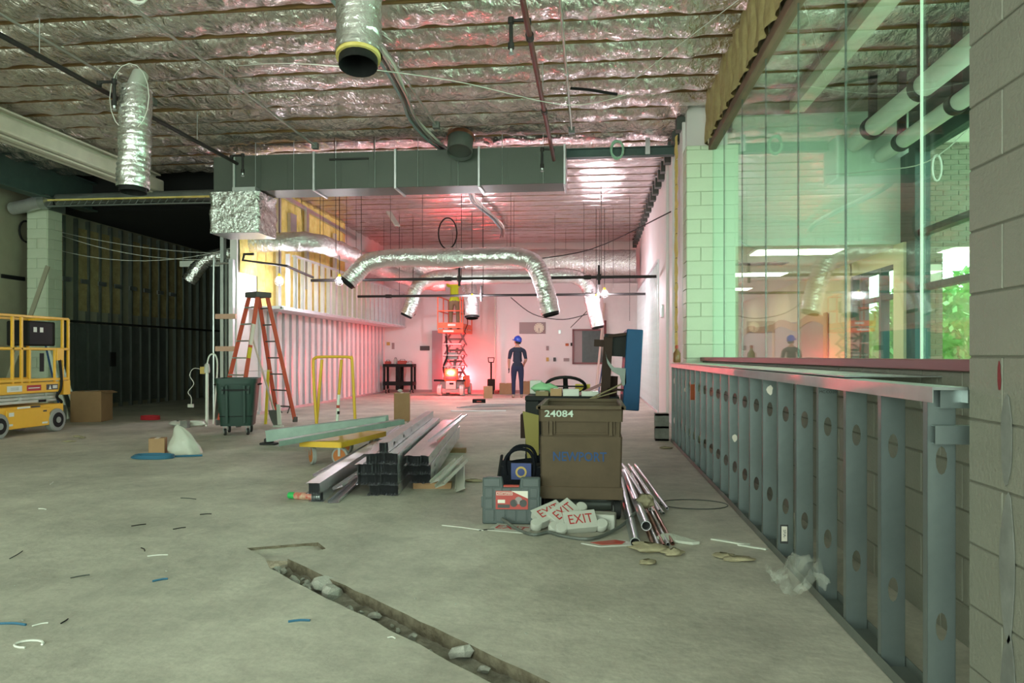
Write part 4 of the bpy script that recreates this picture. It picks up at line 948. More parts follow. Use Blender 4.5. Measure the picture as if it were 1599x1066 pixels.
tag(MB().tube([(-.66, 5.42, .05), (-.52, 5.25, .012), (-.4, 5.12, .012), (-.3, 5.2, .012), (-.2, 5.1, .012), (.0, 5.05, .012), (.2, 5.35, .03), (.32, 5.6, .08)], .012, 7, smooth=6).build('flex_conduit', 'galv_dull'), 'grey flexible conduit snaking under the exit lights', 'conduit')
pl = thing('placard', 'white placard with a red diamond lying on the floor by the pipes', 'sign', (.12, 4.98, 0), R(-4))
MB().prism([(-.19, -.05), (-.06, -.115), (.19, -.02), (.06, .10)], .008, Matrix.Translation((0, 0, .005)) @ Matrix.Rotation(R(-90), 4, 'X')).build('board', 'white_plastic', pl); MB().prism([(-.13, -.035), (-.05, -.08), (.08, -.035), (.10, .03), (.03, .065)], .002, Matrix.Translation((0, 0, .0105)) @ Matrix.Rotation(R(-90), 4, 'X')).build('red_panel', 'placard_red', pl)
# ---- pipes beside the hamper
def rod(name, label, p0, p1, ro, m, cat='pipe', group=None, hollow=True):
    p0 = Vector(p0); p1 = Vector(p1); t = thing(name, label, cat, p0, group=group); d = p1-p0
    if hollow: MB().pipe((0, 0, 0), d, ro, ro*.86, 16).build('pipe_wall', m, t, smooth=True); MB().cyl(d.normalized()*.04, d.normalized()*.045, ro*.85, n=12).build('dark_bore', 'black_void', t)
    else: MB().cyl((0, 0, 0), d, ro, n=10).build('pipe_wall', m, t, smooth=True)
    return t
rod('steel_pipe', 'thick bright steel pipe lying open end up beside the brown truck', (.37, 5.15, .085), (.34, 7.9, .03), .034, 'galv_bright')
rod('steel_pipe', 'thick dull steel pipe next to the bright one, end in torn paper', (.28, 4.88, .035), (.28, 7.8, .035), .034, 'galv')
for k in range(5): rod('copper_pipe', 'thin coppery pipe in the bundle beside the brown truck', (.40+.032*k, 4.84+.03*k, .016), (.33+.03*k, 7.9, .016), .0125, 'copper' if k % 2 == 0 else 'galv_bright', group='thin pipes beside the brown truck')
for k in range(6): rod('short_conduit', 'thin short conduit with dark open end beside the brown truck', (.42+.034*k, 5.83+.05*(k % 3), .02+.03*(k % 2)), (.30+.035*k, 8.3, .02+.03*(k % 2)), .0125, 'galv_bright' if k % 2 else 'conduit', group='short conduits beside the brown truck')
def scrap(label, loc, r, seed, m='paper_scrap', h=.06, name='paper_scrap', cat='debris', group=None):
    o = crump(0, r, h, seed, .6).build(name, m, loc=loc, smooth='all'); return tag(o, label, cat, group)
scrap('torn brown paper heap at the end of the pipes', (.36, 4.80, -.004), (.12, .08), 3, h=.06); scrap('small torn paper scrap beside the pipe ends', (.50, 4.72, -.004), (.07, .05), 6, h=.05)
scrap('crumpled tan rag caught on the conduits', (.42, 5.95, .04), (.07, .07), 8, h=.12, name='rag', cat='rag')
for i, p in enumerate(((1010, 880), (700, 700), (740, 752), (1070, 690), (1085, 700), (1040, 700), (1060, 672), (1130, 870), (1150, 875), (640, 660), (120, 682), (108, 690), (128, 684))):
    q = gp(*p); scrap('small crumpled dirt scrap on the concrete floor', (q.x, q.y, -.003), (.05+.02*(i % 3), .05), i+11, h=.03, group='dirt scraps on the floor', m='paper_scrap')
def slab(name, label, loc, poly, th, m, rz=0, tilt=0, cat='tile', group=None):
    t = MB().prism(poly, th, Matrix.Rotation(R(-90), 4, 'X')).build(name, m, loc=(loc[0], loc[1], loc[2]+th/2), rot=(tilt, 0, rz), bev=.001); return tag(t, label, cat, group)
slab('ceiling_tile', 'broken white ceiling tile lying by the pipes', (.56, 5.10, .008), [(-.14, -.03), (.10, -.11), (.15, -.09), (-.02, .09), (-.08, .08)], .018, 'tile_white', tilt=R(3))
slab('tile_strip', 'long white tile strip near the knee wall', (.96, 5.08, .003), [(-.16, .06), (-.11, .07), (.08, -.05), (.04, -.07)], .01, 'tile_white')
slab('tile_strip', 'narrow white tile strip touching the knee wall track', (1.08, 4.95, .003), [(-.13, .05), (-.09, .055), (.05, -.03), (.03, -.05)], .01, 'tile_white')
tag(MB().tube([(.85+.28*cos(a), 6.35+.2*sin(a), .006) for a in [k*pi/12 for k in range(24)]], .004, 4, closed=True).build('wire_loop', 'galv_dark'), 'thin wire loop lying on the floor right of the pipes', 'wire')
# ---- metal stud stacks
def channel(L, holes, web=.09, fl=.0245, th=.0018):
    m = MB()
    if holes:
        v, f = plate(L, web, [(.35+.61*k, web/2, .05, .017) for k in range(int((L-.4)/.61)+1)], 8); m.add([(0, x, z) for x, _, z in v], f)
    else: m.add([(0, 0, 0), (0, L, 0), (0, L, web), (0, 0, web)], [(0, 1, 2, 3)])
    for z in (0, web): m.add([(0, 0, z), (0, L, z), (-fl, L, z), (-fl, 0, z)], [(0, 1, 2, 3)])
    m.add([(-fl, 0, 0), (-fl, L, 0), (-fl, L, .008), (-fl, 0, .008)], [(0, 1, 2, 3)]); m.add([(-fl, 0, web), (-fl, L, web), (-fl, L, web-.008), (-fl, 0, web-.008)], [(0, 1, 2, 3)])
    return m
cs = channel(3.85, False).mesh('channel', 'galv_bright'); ch_ = channel(3.85, True).mesh('channel', 'galv_bright')
def stud(me, loc, rot, label, group): 
    t = thing('metal_stud', label, 'metal stud', loc, rot=rot, group=group); inst(me, 'channel', t); return t
SR = R(6.2); SO = Vector((-2.0, 6.45, 0)); sx_ = Vector((cos(SR), sin(SR), 0)); sy_ = Vector((-sin(SR), cos(SR), 0))
rows = []   # (x offset, z, count, y offset, holes on outer)
for (x0, z, n, dy, lab_) in ((.02, .004, 11, 0, 'the bottom row'), (-.09, .098, 15, .02, 'the second row up'), (-.09, .192, 15, .0, 'the third row up'), (-.01, .286, 12, .02, 'the row under the top bundle'), (.10, .382, 4, .04, 'the topmost bundle'), (.35, .06, 8, .30, 'the lowest layer on the timber bearers'), (.34, .154, 9, .22, 'the middle layer on the timber bearers'), (.33, .25, 9, .14, 'the upper layer on the timber bearers')):
    for k in range(n):
        p = SO+sx_*(x0+.0255*k)+sy_*(dy+random.uniform(-.03, .03))+Vector((0, 0, z))
        stud(ch_ if k == n-1 else cs, p, (0, 0, SR), 'galvanised steel stud in '+lab_+' of the big stack', 'steel studs in '+lab_)
bk = thing('timber_bearer', 'short timber bearer under the front of the stud stack', 'timber', SO+sx_*.42+sy_*.4, SR); MB().b2(-.06, .3, -.05, .05, 0, .055).build('bearer', 'cardboard', bk)
bk = thing('timber_bearer', 'timber bearer under the far end of the stud stack', 'timber', SO+sx_*.5+sy_*3.0, SR); MB().b2(-.3, .2, -.05, .05, 0, .055).build('bearer', 'cardboard', bk)
LP = 'long steel stud in the loose pile beside the big stack'
chl = channel(4.9, True).mesh('channel', 'galv_bright'); csl = channel(3.4, False).mesh('channel', 'galv_bright')
def loose(px0, py0, px1, py1, z, me, label=LP, group='loose steel studs', roll=0):
    a = gp(px0, py0, z); b = gp(px1, py1, z); d = b-a; return stud(me, a, (0, roll, math.atan2(d.y, d.x)-pi/2), label, group)
for k in range(5): loose(482+4.2*k, 771, 600+3*k, 690, .10, csl, 'steel stud in the upper tier of the small bundle behind the spray can', 'upper tier of the small stud bundle')
for k in range(5): loose(486+4.6*k, 783, 592+3*k, 695, .003, csl, 'steel stud in the lower tier of the small bundle behind the spray can', 'lower tier of the small stud bundle')
loose(489, 744, 622, 667, .12, chl, roll=R(80)); loose(497, 750, 626, 671, .10, chl, roll=R(95)); loose(520, 765, 640, 685, .10, csl, roll=R(70)); loose(512, 785, 610, 700, .004, csl, 'steel stud lying flat on the floor by the spray can', None, R(90))
loose(668, 690, 716, 652, .375, csl, 'steel stud tipped along the top of the stack', None, R(90))
trk = channel(1.5, False, .09, .03).mesh('channel', 'pvc_white')
for a, b_, z, lab in (((680, 762), (742, 702), .07, 'white metal track leaning on the bearers right of the stack'), ((672, 755), (727, 705), .10, 'second white metal track beside the stack'), ((712, 768), (714, 720), .01, 'short bent track offcut beside the stack')): loose(*a, *b_, z, trk, lab, None, R(70))
sc = thing('spray_can', 'striped spray can with green cap lying by the loose studs', 'spray can', (-2.60, 6.22, .034), R(-8))
MB().lathe([(.0, .02), (.028, .02), (.033, .03), (.033, .19), (.028, .20)], (0, 0, 0), 16, axis='x').build('can', 'can_body', sc, smooth=True); MB().lathe([(.026, -.04), (.03, -.03), (.03, .02)], (0, 0, 0), 16, axis='x').build('cap', 'can_green', sc, smooth=True); MB().lathe([(.03, .2), (.032, .21), (.03, .26), (.025, .27)], (0, 0, 0), 16, axis='x').build('base', 'galv', sc, smooth=True)
# ---- yellow platform cart with tracks
yc = thing('platform_cart', 'yellow steel platform cart with orange wheels under green tracks', 'platform cart', (-2.99, 8.75, 0), R(-7))
MB().b2(-.25, .25, -.63, .63, .255, .275).build('deck', 'cart_yellow', yc, bev=.003)
m = MB(); m.b2(-.26, .26, -.64, -.62, .215, .278); m.b2(-.26, .26, .62, .64, .215, .278); m.b2(.245, .262, -.64, .64, .215, .278); m.b2(-.262, -.245, -.64, .64, .215, .278); m.build('deck_lip', 'cart_yellow', yc)
for x, y, s in ((-.17, -.5, .75), (.18, -.5, 1.5), (.2, .45, 1.3), (-.2, .45, 1.2)): caster(yc, (x, y, .255), .105, .045, s, 'tire_grey', 'galv', 'wheel_orange'); 
for x, y, s in ((-.17, -.5, .75), (.18, -.5, 1.5), (.2, .45, 1.3), (-.2, .45, 1.2)):
    ax = Vector((cos(s), sin(s), 0)); c = Vector((x, y, .105)); MB().cyl(c-ax*.027, c+ax*.027, .08, n=18).build('wheel_disc', 'wheel_orange', yc)
yh = thing('push_cart', 'low cart with tall yellow tube handles behind the green tracks', 'cart', (-3.80, 10.6, 0))
MB().b2(-.33, .33, -.1, .7, .16, .19).build('deck', 'guard_yellow', yh, bev=.004)
for x in (-.27, .27):
    for y in (-.02, .62): caster(yh, (x, y, .16), .065, .03, 0, 'rubber', 'galv')
MB().tube([(-.26, 0, .19), (-.30, 0, .75), (-.315, 0, 1.15), (-.29, 0, 1.22), (-.2, 0, 1.24), (.18, 0, 1.24), (.26, 0, 1.22), (.28, 0, 1.15), (.33, 0, .19)], .022, 10, smooth=4).build('handle', 'cart_yellow', yh, smooth=True)
MB().tube([(-.20, .05, 1.2), (-.29, .05, .19)], .022, 10).build('brace', 'cart_yellow', yh, smooth=True); MB().tube([(.10, .05, 1.2), (.06, .05, .68)], .022, 10).build('brace', 'cart_yellow', yh, smooth=True)
MB().tube([(.06, .05, .68), (.025, .05, .19)], .023, 10).build('striped_sleeve', 'pvc_white', yh, smooth=True)
for z, mm in ((.48, 'tool_red'), (.39, 'plastic_black')): MB().cyl((.046-.0*z, .05, z), (.0475, .05, z+.045), .0245, n=10).build('stripe', mm, yh)
def track(label, a, b, web, fl, z):
    A = Vector(a); B = Vector(b); d = B-A; t = thing('steel_track', label, 'steel track', A, rot=(math.atan2(d.z, Vector((d.x, d.y)).length), 0, math.atan2(d.y, d.x)-pi/2)); L = d.length
    m = MB(); m.b2(-.002, 0, 0, L, 0, web); m.b2(-fl, 0, 0, L, 0, .002); m.b2(-fl, 0, 0, L, web-.002, web); m.build('channel', 'green_track', t)
    return t
track('deep greenish steel track lying across towards the yellow cart', tuple(gp(416, 690, .06)), tuple(gp(604, 668, .24)), .16, .06, 0)
track('second greenish steel track behind the first', tuple(gp(424, 686, .08)), tuple(gp(608, 663, .26)), .14, .06, 0)
track('flat greenish steel track resting on the yellow cart deck', tuple(gp(436, 697, .26)), tuple(gp(632, 662, .40)), .06, .12, 0)
ft = thing('rubber_foot', 'black rubber foot under the end of the green tracks', 'foot', (gp(420, 694).x, gp(420, 694).y, 0)); MB().b2(-.12, .12, -.06, .06, 0, .03).build('pad', 'rubber', ft, bev=.01); MB().b2(-.06, .06, -.045, .045, .03, .09).build('block', 'rubber', ft, bev=.012)
# ---- green bin
gb = thing('rubbish_bin', 'dark green wheeled rubbish bin in front of the orange ladder', 'bin', (-5.68, 11.4, 0), R(20))
def binf(z0, z1, k0, k1): 
    m = MB(); 
    def ring(z, k): return [(.31*k*math.copysign(abs(cos(a))**.3, cos(a)), .38*k*math.copysign(abs(sin(a))**.3, sin(a)), z) for a in [2*pi*(i+.5)/40 for i in range(40)]]
    v = ring(z0, k0)+ring(z1, k1); return m.add(v, [(i, (i+1) % 40, (i+1) % 40+40, i+40) for i in range(40)])
m = binf(.15, .36, .80, .86); m.add([(.29*.8*x, .38*.8*y, .15) for x, y in ((-1, -1), (1, -1), (1, 1), (-1, 1))], [(0, 1, 2, 3)]); m.build('lower_body', 'bin_green', gb, smooth=True)
binf(.36, .82, .88, 1.0).build('upper_body', 'bin_green', gb, smooth=True); binf(.36, .361, .85, .88).build('step', 'bin_green', gb)
m = binf(.82, .82, 1.0, 1.06); m2 = binf(.82, .90, 1.06, 1.07); m.add(m2.v, m2.f); m3 = binf(.90, .901, 1.07, .96); m.add(m3.v, m3.f); m.build('rim', 'bin_green', gb, smooth=True)
binf(.3, .9, .85, .97).build('inner_wall', 'bin_green', gb); MB().b2(-.25, .25, -.33, .33, .3, .31).build('rubbish_dark', 'black_void', gb)
for x in (-.13, .13): MB().prism([(x-.02, .2), (x+.02, .2), (x+.02, .8), (x-.02, .8)], .02, Matrix.Translation((0, -.352, 0)) @ Matrix.Rotation(R(4), 4, 'X') @ Matrix.Translation((0, 0, 0))).build('rib', 'bin_green', gb, bev=.004)
MB().b2(-.2, .2, -.415, -.395, .71, .735).build('tipping_bar', 'plastic_black', gb)
for x in (-.19, .19): MB().b2(x-.02, x+.02, -.415, -.355, .66, .78).build('bar_bracket', 'bin_green', gb, bev=.004)
for s in (-1, 1): MB().tube([(s*.30, -.15, .8), (s*.345, -.12, .8), (s*.345, .12, .8), (s*.30, .15, .8)], .014, 7).build('side_handle', 'plastic_black', gb)
for x in (-.17, .17):
    for y in (-.23, .25): caster(gb, (x, y, .155), .055 if y < 0 else .07, .035, .3, 'rubber', 'galv')
# ---- orange stepladder
ld = thing('stepladder', 'orange fibreglass stepladder with black top standing open by the gypsum wall', 'stepladder', (-6.08, 12.97, 0), R(60))
HT = 2.42
def rail_pt(side, w, t, zt=2.34): # side -1 front .. +1 rear; t 0 bottom..1 top
    x = side*(.62*(1-t)+.10*t); y = w*((.31 if side < 0 else .27)*(1-t)+.13*t); return Vector((x, y, zt*t))
for side in (-1, 1):
    for w in (-1, 1):
        a = rail_pt(side, w, 0.015); b = rail_pt(side, w, 1); r = MB().beam(a, b, .03, .075, up=(1, 0, 0)).build('rail', 'ladder_orange', ld, bev=.004)
        MB().box(a+Vector((0, 0, .03)), (.09, .05, .10)).build('foot', 'ladder_top', r, bev=.008)
for i in range(1, 8):
    t = i*.305/2.34
    a = rail_pt(-1, -1, t); b = rail_pt(-1, 1, t); MB().beam(a, b, .085, .025).build('step', 'aluminium', ld)
    a = rail_pt(1, -1, t); b = rail_pt(1, 1, t); MB().beam(a, b, .03, .025).build('rear_brace', 'ladder_top', ld)
MB().box((0, 0, 2.37), (.32, .36, .10)).build('top_cap', 'ladder_top', ld, bev=.02, segs=2)
for w in (-1, 1): MB().beam(rail_pt(-1, w, .42), rail_pt(1, w, .42), .025, .006).build('spreader', 'aluminium', ld)
for w in (-1, 1): MB().beam(rail_pt(1, w, .16), (rail_pt(1, -w, .12)*.35+rail_pt(1, w, .05)*.65), .02, .01).build('knee_brace', 'ladder_top', ld)
MB().beam(rail_pt(-1, -1, .62)+Vector((-.012, -.02, 0)), rail_pt(-1, -1, .78)+Vector((-.012, -.02, 0)), .03, .06, up=(1, 0, 0)).build('warning_label', 'label_white', ld)
MB().beam(rail_pt(-1, -1, .52)+Vector((-.012, -.02, 0)), rail_pt(-1, -1, .6)+Vector((-.012, -.02, 0)), .03, .06, up=(1, 0, 0)).build('warning_label', 'tool_yellow', ld)
# shovel, level and dustpan leaning at the ladder
sh = thing('shovel', 'long handled shovel leaning on the orange ladder', 'shovel', (-5.72, 12.75, 0))
A = Vector((.05, 0, .24)); B = Vector((-.55, .35, 1.65)); MB().cyl(A, B, .018, n=10).build('handle', 'wood_pole', sh, smooth=True)
def blade(u, v): return (.05+.12*v+(u-.5)*.2*(1-.5*v**3), -.05-.12*v+.03*cos((u-.5)*3), .28*(1-v)+.005)
MB().grid(blade, 8, 8).build('blade', 'galv_dull', sh, smooth='all')
tag(MB().box((0, 0, .5), (.05, .025, 1.0), Matrix.Rotation(R(3), 3, 'Y')).build('spirit_level', 'tool_yellow', loc=(-5.95, 13.05, 0), bev=.004), 'yellow spirit level standing inside the ladder', 'level')
dp = thing('scraper', 'white floor scraper standing beside the shovel', 'scraper', (-5.50, 12.55, 0)); MB().box((0, 0, .22), (.07, .03, .36), Matrix.Rotation(R(-4), 3, 'Y')).build('plate', 'pvc_white', dp, bev=.005); MB().b2(-.09, .07, -.05, .05, 0, .03).build('base', 'pvc_white', dp)
# white hose stand left of the bin
hs = thing('hose_stand', 'white pipe stand with coiled white hose beside the green bin', 'hose stand', (-6.95, 12.75, 0))
MB().cyl((0, 0, 0), (0, 0, .95), .028, n=12).build('post', 'pvc_white', hs, smooth=True); MB().lathe([(.05, .95), (.055, 1.0), (.04, 1.1), (.02, 1.12)], n=12).build('head', 'white_plastic', hs, smooth=True); MB().b2(-.11, -.02, -.04, .04, .93, 1.06).build('valve_box', 'gold', hs)
MB().tube([(0, 0, 1.1), (.05, 0, 1.26), (.15, 0, 1.28), (.2, 0, 1.1), (.17, 0, .6), (.12, 0, .02)], .014, 7, smooth=5).build('hose', 'pvc_white', hs, smooth=True)
MB().tube([(-.1+.22*cos(a*pi/6)*(1-.01*a), -.25+.12*sin(a*pi/6), .02+.002*a) for a in range(30)], .018, 6).build('hose_coil', 'pvc_white', hs, smooth=True)
MB().tube([(-.08, 0, 1.0), (-.25, 0, 1.03), (-.33, 0, .9), (-.25, 0, .75), (-.36, 0, .6), (-.3, 0, .5), (-.3, 0, .38)], .006, 5, smooth=4).build('wire', 'cable_white', hs); MB().b2(-.36, -.26, -.02, .02, .32, .38).build('tag', 'white_plastic', hs)
carton('small_brick', 'small grey block on the floor by the hose stand', (-7.05, 12.2, 0), (.13, .1, .13), 'block_grey', cat='block')
tag(crump(0, (.12, .1), .12, 31).build('plastic_bag', 'white_plastic', loc=(-7.25, 12.3, 0), smooth='all'), 'crumpled white bag beside the hose stand', 'bag')
# cardboard boxes
carton('cardboard_box', 'tall brown cardboard box standing behind the stud stack', (-3.68, 14.1, 0), (.30, .3, .54), 'cardboard', R(12))
carton('cardboard_box', 'large brown cardboard box beside the yellow lift', (-9.62, 13.35, 0), (.55, .55, .58), 'cardboard', R(14), flap=True)
carton('cardboard_box', 'small brown cardboard box beside the white bag', (-5.56, 8.98, 0), (.19, .16, .20), 'cardboard', R(20))
scb = crump(0, (.05, .04), .06, 5).build('paper_ball', 'white_plastic', loc=(-3.72, 14.1, .545), smooth='all'); tag(scb, 'white paper crumpled on the tall cardboard box', 'paper')
def sackf(u, v):
    a = u*2*pi; k = (1-v)**.6*(1+.3*nz(cos(a)*1.5, sin(a)*1.5, v*2.5)); return (.23*cos(a)*k+.0-.12*v, .16*sin(a)*k, .36*v*(1+.1*nz(cos(a), sin(a), 1)))
tag(MB().grid(sackf, 28, 14).build('plastic_sack', 'plastic_bag', loc=(-5.2, 9.05, 0), smooth='all'), 'white translucent plastic sack slumped on the floor', 'sack')
bh = thing('hose_coil', 'flat coil of blue hose in front of the small box', 'hose', (-5.36, 8.55, 0))
for k in range(5): MB().tube([(.26*(1-.04*k)*cos(a)+.01*k, .14*(1-.05*k)*sin(a), .013+.012*(k % 3)) for a in [j*pi/10 for j in range(20)]], .013, 6, closed=True).build('hose_turn', 'hose_blue', bh, smooth=True)
MB().tube([(.2, .08, .013), (.4, .16, .013), (.52, .22, .013)], .013, 6).build('hose_tail', 'hose_blue', bh)
rc = thing('hose_coil', 'red coil of hose on the floor near the dark room', 'hose', (-8.64, 13.7, 0))
for k in range(4): MB().tube([(.18*cos(a), .12*sin(a), .014+.02*k) for a in [j*pi/10 for j in range(20)]], .014, 6, closed=True).build('hose_turn', 'hose_red', rc, smooth=True)
# hollow concrete block by the knee wall end
cbk = thing('concrete_block', 'hollow grey concrete block at the far end of the knee wall', 'concrete block', (1.03, 11.2, 0))
m = MB(); m.b2(-.1, .1, -.1, -.07, 0, .40); m.b2(-.1, .1, .07, .1, 0, .4)
for z in (0, .185, .37): m.b2(-.1, .1, -.1, .1, z, z+.03)
m.build('shell', 'block_grey', cbk)
# ---- rubble and offcuts
rk = random.Random(5)
def rock(r, seed):
    m = MB(); m.lathe([(.0, -.5), (.7, -.45), (1, 0), (.7, .5), (0, .6)], n=7, cap=False); m.v = [tuple(Vector(v)*r*(1+.5*nz(v[0]*1.3+seed, v[1]*1.3, v[2]*1.3))) for v in m.v]; return m.mesh('rubble', 'rubble')
RK = [rock(1, s) for s in (1.3, 5.1, 9.7)]
for i in range(46):
    u = rk.uniform(.02, 2.7) if i > 16 else rk.uniform(.02, .8); v = rk.uniform(.03, .15); p = tpt(u, v); r = rk.uniform(.012, .032)
    o = inst(RK[i % 3], 'rubble_piece', None, (p.x, p.y, -.055+r*.3), (rk.uniform(0, 1), rk.uniform(0, 1), rk.uniform(0, 6)), (r, r, r*.8)); tag(o, 'small lump of broken concrete in the trench', 'rubble', 'rubble in the trench')
for i, (px, py, r, lab) in enumerate(((505, 912, .075, 'large chunk of broken concrete in the upper trench'), (518, 925, .08, 'flat slab of broken concrete beside the upper chunk'), (718, 1018, .055, 'pale angular concrete chunk low in the trench'))):
    q = gp(px, py, -.03); tag(inst(RK[i], 'concrete_chunk', None, (q.x, q.y, -.03), (.2, .3, i*1.3), (r, r*.8, r*.8)), lab, 'rubble')
for i, (x0, y0, x1, y1, mm) in enumerate(((0, 973, 40, 975, 'hose_blue'), (95, 973, 106, 966, 'plastic_black'), (230, 868, 262, 866, 'cable_white'), (205, 821, 228, 818, 'plastic_black'), (270, 826, 290, 823, 'plastic_black'), (312, 803, 330, 802, 'plastic_black'), (220, 855, 226, 860, 'plastic_black'), (282, 777, 306, 779, 'galv_dark'), (450, 970, 484, 968, 'hose_blue'), (238, 907, 262, 903, 'hose_blue'), (50, 977, 75, 972, 'cable_white'), (110, 902, 140, 897, 'galv_dark'), (15, 872, 35, 860, 'galv_dark'), (690, 820, 755, 828, 'cable_white'), (748, 828, 772, 826, 'plastic_black'), (605, 995, 617, 996, 'cable_white'), (60, 794, 72, 795, 'cable_white'), (78, 756, 83, 752, 'cable_white'))):
    a = gp(x0, y0, .006); b = gp(x1, y1, .006); md = (a+b)/2+Vector((.0, .012, 0))
    tag(MB().tube([a, md, b], .0035 if mm != 'hose_blue' else .006, 5, smooth=3).build('cable_offcut', mm), {'hose_blue': 'short blue grey cable offcut on the bare floor', 'plastic_black': 'short black cable offcut on the bare floor', 'cable_white': 'thin white cable offcut on the bare floor', 'galv_dark': 'thin dark wire scrap on the bare floor'}[mm], 'offcut', mm.replace('_', ' ')+' offcuts on the floor')
q = gp(45, 1005, .006); tag(MB().tube([(q.x+.06*cos(a*.45), q.y+.04*sin(a*.45), .006) for a in range(12)], .005, 5).build('cable_curl', 'cable_white'), 'curled white cable end on the bare floor', 'offcut')
for i in range(26):
    q = gp(rk.uniform(10, 1000), rk.uniform(760, 1050)); r = rk.uniform(.003, .008); tag(inst(RK[i % 3], 'floor_chip', None, (q.x, q.y, r*.5), (0, 0, i), (r, r, r)), 'tiny pale chip on the bare floor', 'chip', 'chips on the floor')
# ---- yellow scissor lift at the left
yl = thing('scissor_lift', 'yellow scissor lift with folded platform parked by the block column', 'scissor lift', (-9.25, 10.80, 0))
# side that shows is +x (x = .39), length along y
ch = MB().prism([(-.80, .14), (.62, .14), (.62, .16), (.84, .22), (.84, .46), (-.95, .46), (-.95, .22), (-.80, .2)], .70, Matrix.Rotation(R(90), 4, 'Z')).build('chassis', 'lift_yellow', yl, bev=.012)
MB().b2(.352, .372, -.42, .50, .12, .42).build('side_panel', 'lift_yellow', ch, bev=.01)
for y, z, w, h, mm in ((-.32, .35, .10, .06, 'sticker_white'), (-.34, .19, .09, .03, 'sticker_white'), (.38, .17, .12, .03, 'sticker_white'), (.38, .36, .08, .025, 'sticker_dark')): MB().b2(.373, .375, y-w/2, y+w/2, z-h/2, z+h/2).build('decal', mm, ch)
for y, w in ((-.05, .26), (.2, .2)): MB().b2(.352, .356, y-w/2, y+w/2, .427, .455).build('decal', 'sticker_dark' if y > 0 else 'sticker_white', ch)
for y in (-.56, .66):
    for x in (-.33, .33):
        w_ = MB().cyl((x-.06, y, .19), (x+.06, y, .19), .19, n=28).build('wheel', 'tire_grey', yl, bev=.015, smooth=True)
        s = 1 if x > 0 else -1; MB().cyl((x+s*.03, y, .19), (x+s*.064, y, .19), .125, n=20).build('hub', 'plastic_black', w_); MB().cyl((x+s*.06, y, .19), (x+s*.075, y, .19), .05, n=12).build('axle_cap', 'tire_grey', w_)
for k in range(3):
    z = .50+k*.055
    for x in (-.25, .25): MB().b2(x-.035, x+.035, -.85, .75, z, z+.045).build('scissor_arm', 'lift_grey', yl, bev=.005)
    MB().cyl((-.3, -.6+.55*k, z+.02), (.3, -.6+.55*k, z+.02), .03, n=10).build('pivot_tube', 'lift_grey', yl)
MB().b2(.28, .30, .35, .5, .50, .54).build('arm_block', 'plastic_black', yl)
dk_ = MB().b2(-.39, .39, -.92, .74, .66, .83).build('platform', 'lift_yellow', yl, bev=.008)
for y, w, mm in ((-.28, .3, 'sticker_white'), (.12, .3, 'sticker_red'), (.32, .08, 'lift_yellow'), (.52, .26, 'sticker_dark')): MB().b2(.39, .393, y-w/2, y+w/2, .70, .79).build('decal', mm, dk_)
MB().b2(.393, .395, -.0, .24, .737, .752).build('decal_band', 'sticker_white', dk_); MB().prism([(.44, .71), (.50, .71), (.47, .78)], .002, Matrix.Translation((.394, 0, 0)) @ RotY).build('decal_mark', 'sticker_white', dk_); MB().b2(.393, .395, .53, .63, .72, .77).build('decal_band', 'lift_grey', dk_); MB().b2(.393, .395, -.36, -.2, .72, .77).build('decal_band', 'lift_grey', dk_)
def ybar(p0, p1, w=.04, nm='guard_rail', m='lift_yellow', par=yl): return MB().beam(p0, p1, w, w).build(nm, m, par, bev=.006)
for x in (-.37, .37):
    for z in (1.37, 1.88): ybar((x, -.92, z), (x, .92, z))
    ybar((x, -.92, .87), (x, .92, .87), .045)
    for y in (-.92, -.30, -.12, .78, .92): ybar((x, y, .83), (x, y, 1.88), nm='guard_post')
for y in (-.92, .92):
    for z in (1.37, 1.88): ybar((-.37, y, z), (.37, y, z))
MB().b2(.30, .40, .78, .94, .60, .84).build('extension_stop', 'lift_yellow', yl, bev=.006)
MB().b2(.33, .40, .62, .78, 1.18, 1.38).build('manual_box', 'lift_yellow', yl, bev=.006)
cbx = MB().b2(-.1, .30, .12, .72, 1.42, 1.82).build('control_box', 'plastic_black', yl, bev=.02)
for y in (.22, .36): MB().b2(.30, .304, y, y+.07, 1.64, 1.72).build('decal', 'sticker_white', cbx)
MB().b2(.302, .31, .35, .44, 1.0, 1.3).build('hanging_strap', 'plastic_black', yl)
MB().tube([(.38, .70, 1.2), (.40, .72, .9), (.40, .70, .7), (.38, .64, .58), (.36, .76, .5), (.34, .8, .47)], .022, 8, smooth=5).build('cable_hose', 'plastic_black', yl, smooth=True)
for y in (.05, .6): ybar((.37, y, .83), (.37, y, 1.37), .035, 'guard_post')
# boards and shovel against the column
for k, (x, y, lean, h, mm, lab) in enumerate(((-10.35, 13.2, .30, 1.5, 'pvc_white', 'long white board leaning beside the yellow lift'), (-10.15, 13.25, .36, 1.3, 'pvc_white', 'second white board leaning beside the yellow lift'), (-12.0+.42, 13.2, -.38, 3.1, 'gypsum_tan', 'tall pale board leaning on the outer wall behind the yellow lift'))):
    tag(MB().box((-lean*h/2*.9, .1, h/2), (.09, .03, h), Matrix.Rotation(-math.atan(lean), 3, 'Y')).build('leaning_board', mm, loc=(x+(.25 if k < 2 else 0), y, 0), bev=.003), lab, 'board')
s2 = thing('shovel', 'blue handled shovel leaning by the large cardboard box', 'shovel', (-9.95, 12.9, 0))
MB().cyl((-.04, .05, .3), (-.5, .25, 1.55), .018, n=10).build('handle', 'stencil_blue', s2, smooth=True)
def bl2(u, v): return (.02+.1*v+(u-.5)*.24*(1-.3*v**3), -.1*v+.03*cos((u-.5)*3), .33*(1-v)+.005)
MB().grid(bl2, 8, 8).build('blade', 'galv_dull', s2, smooth='all')
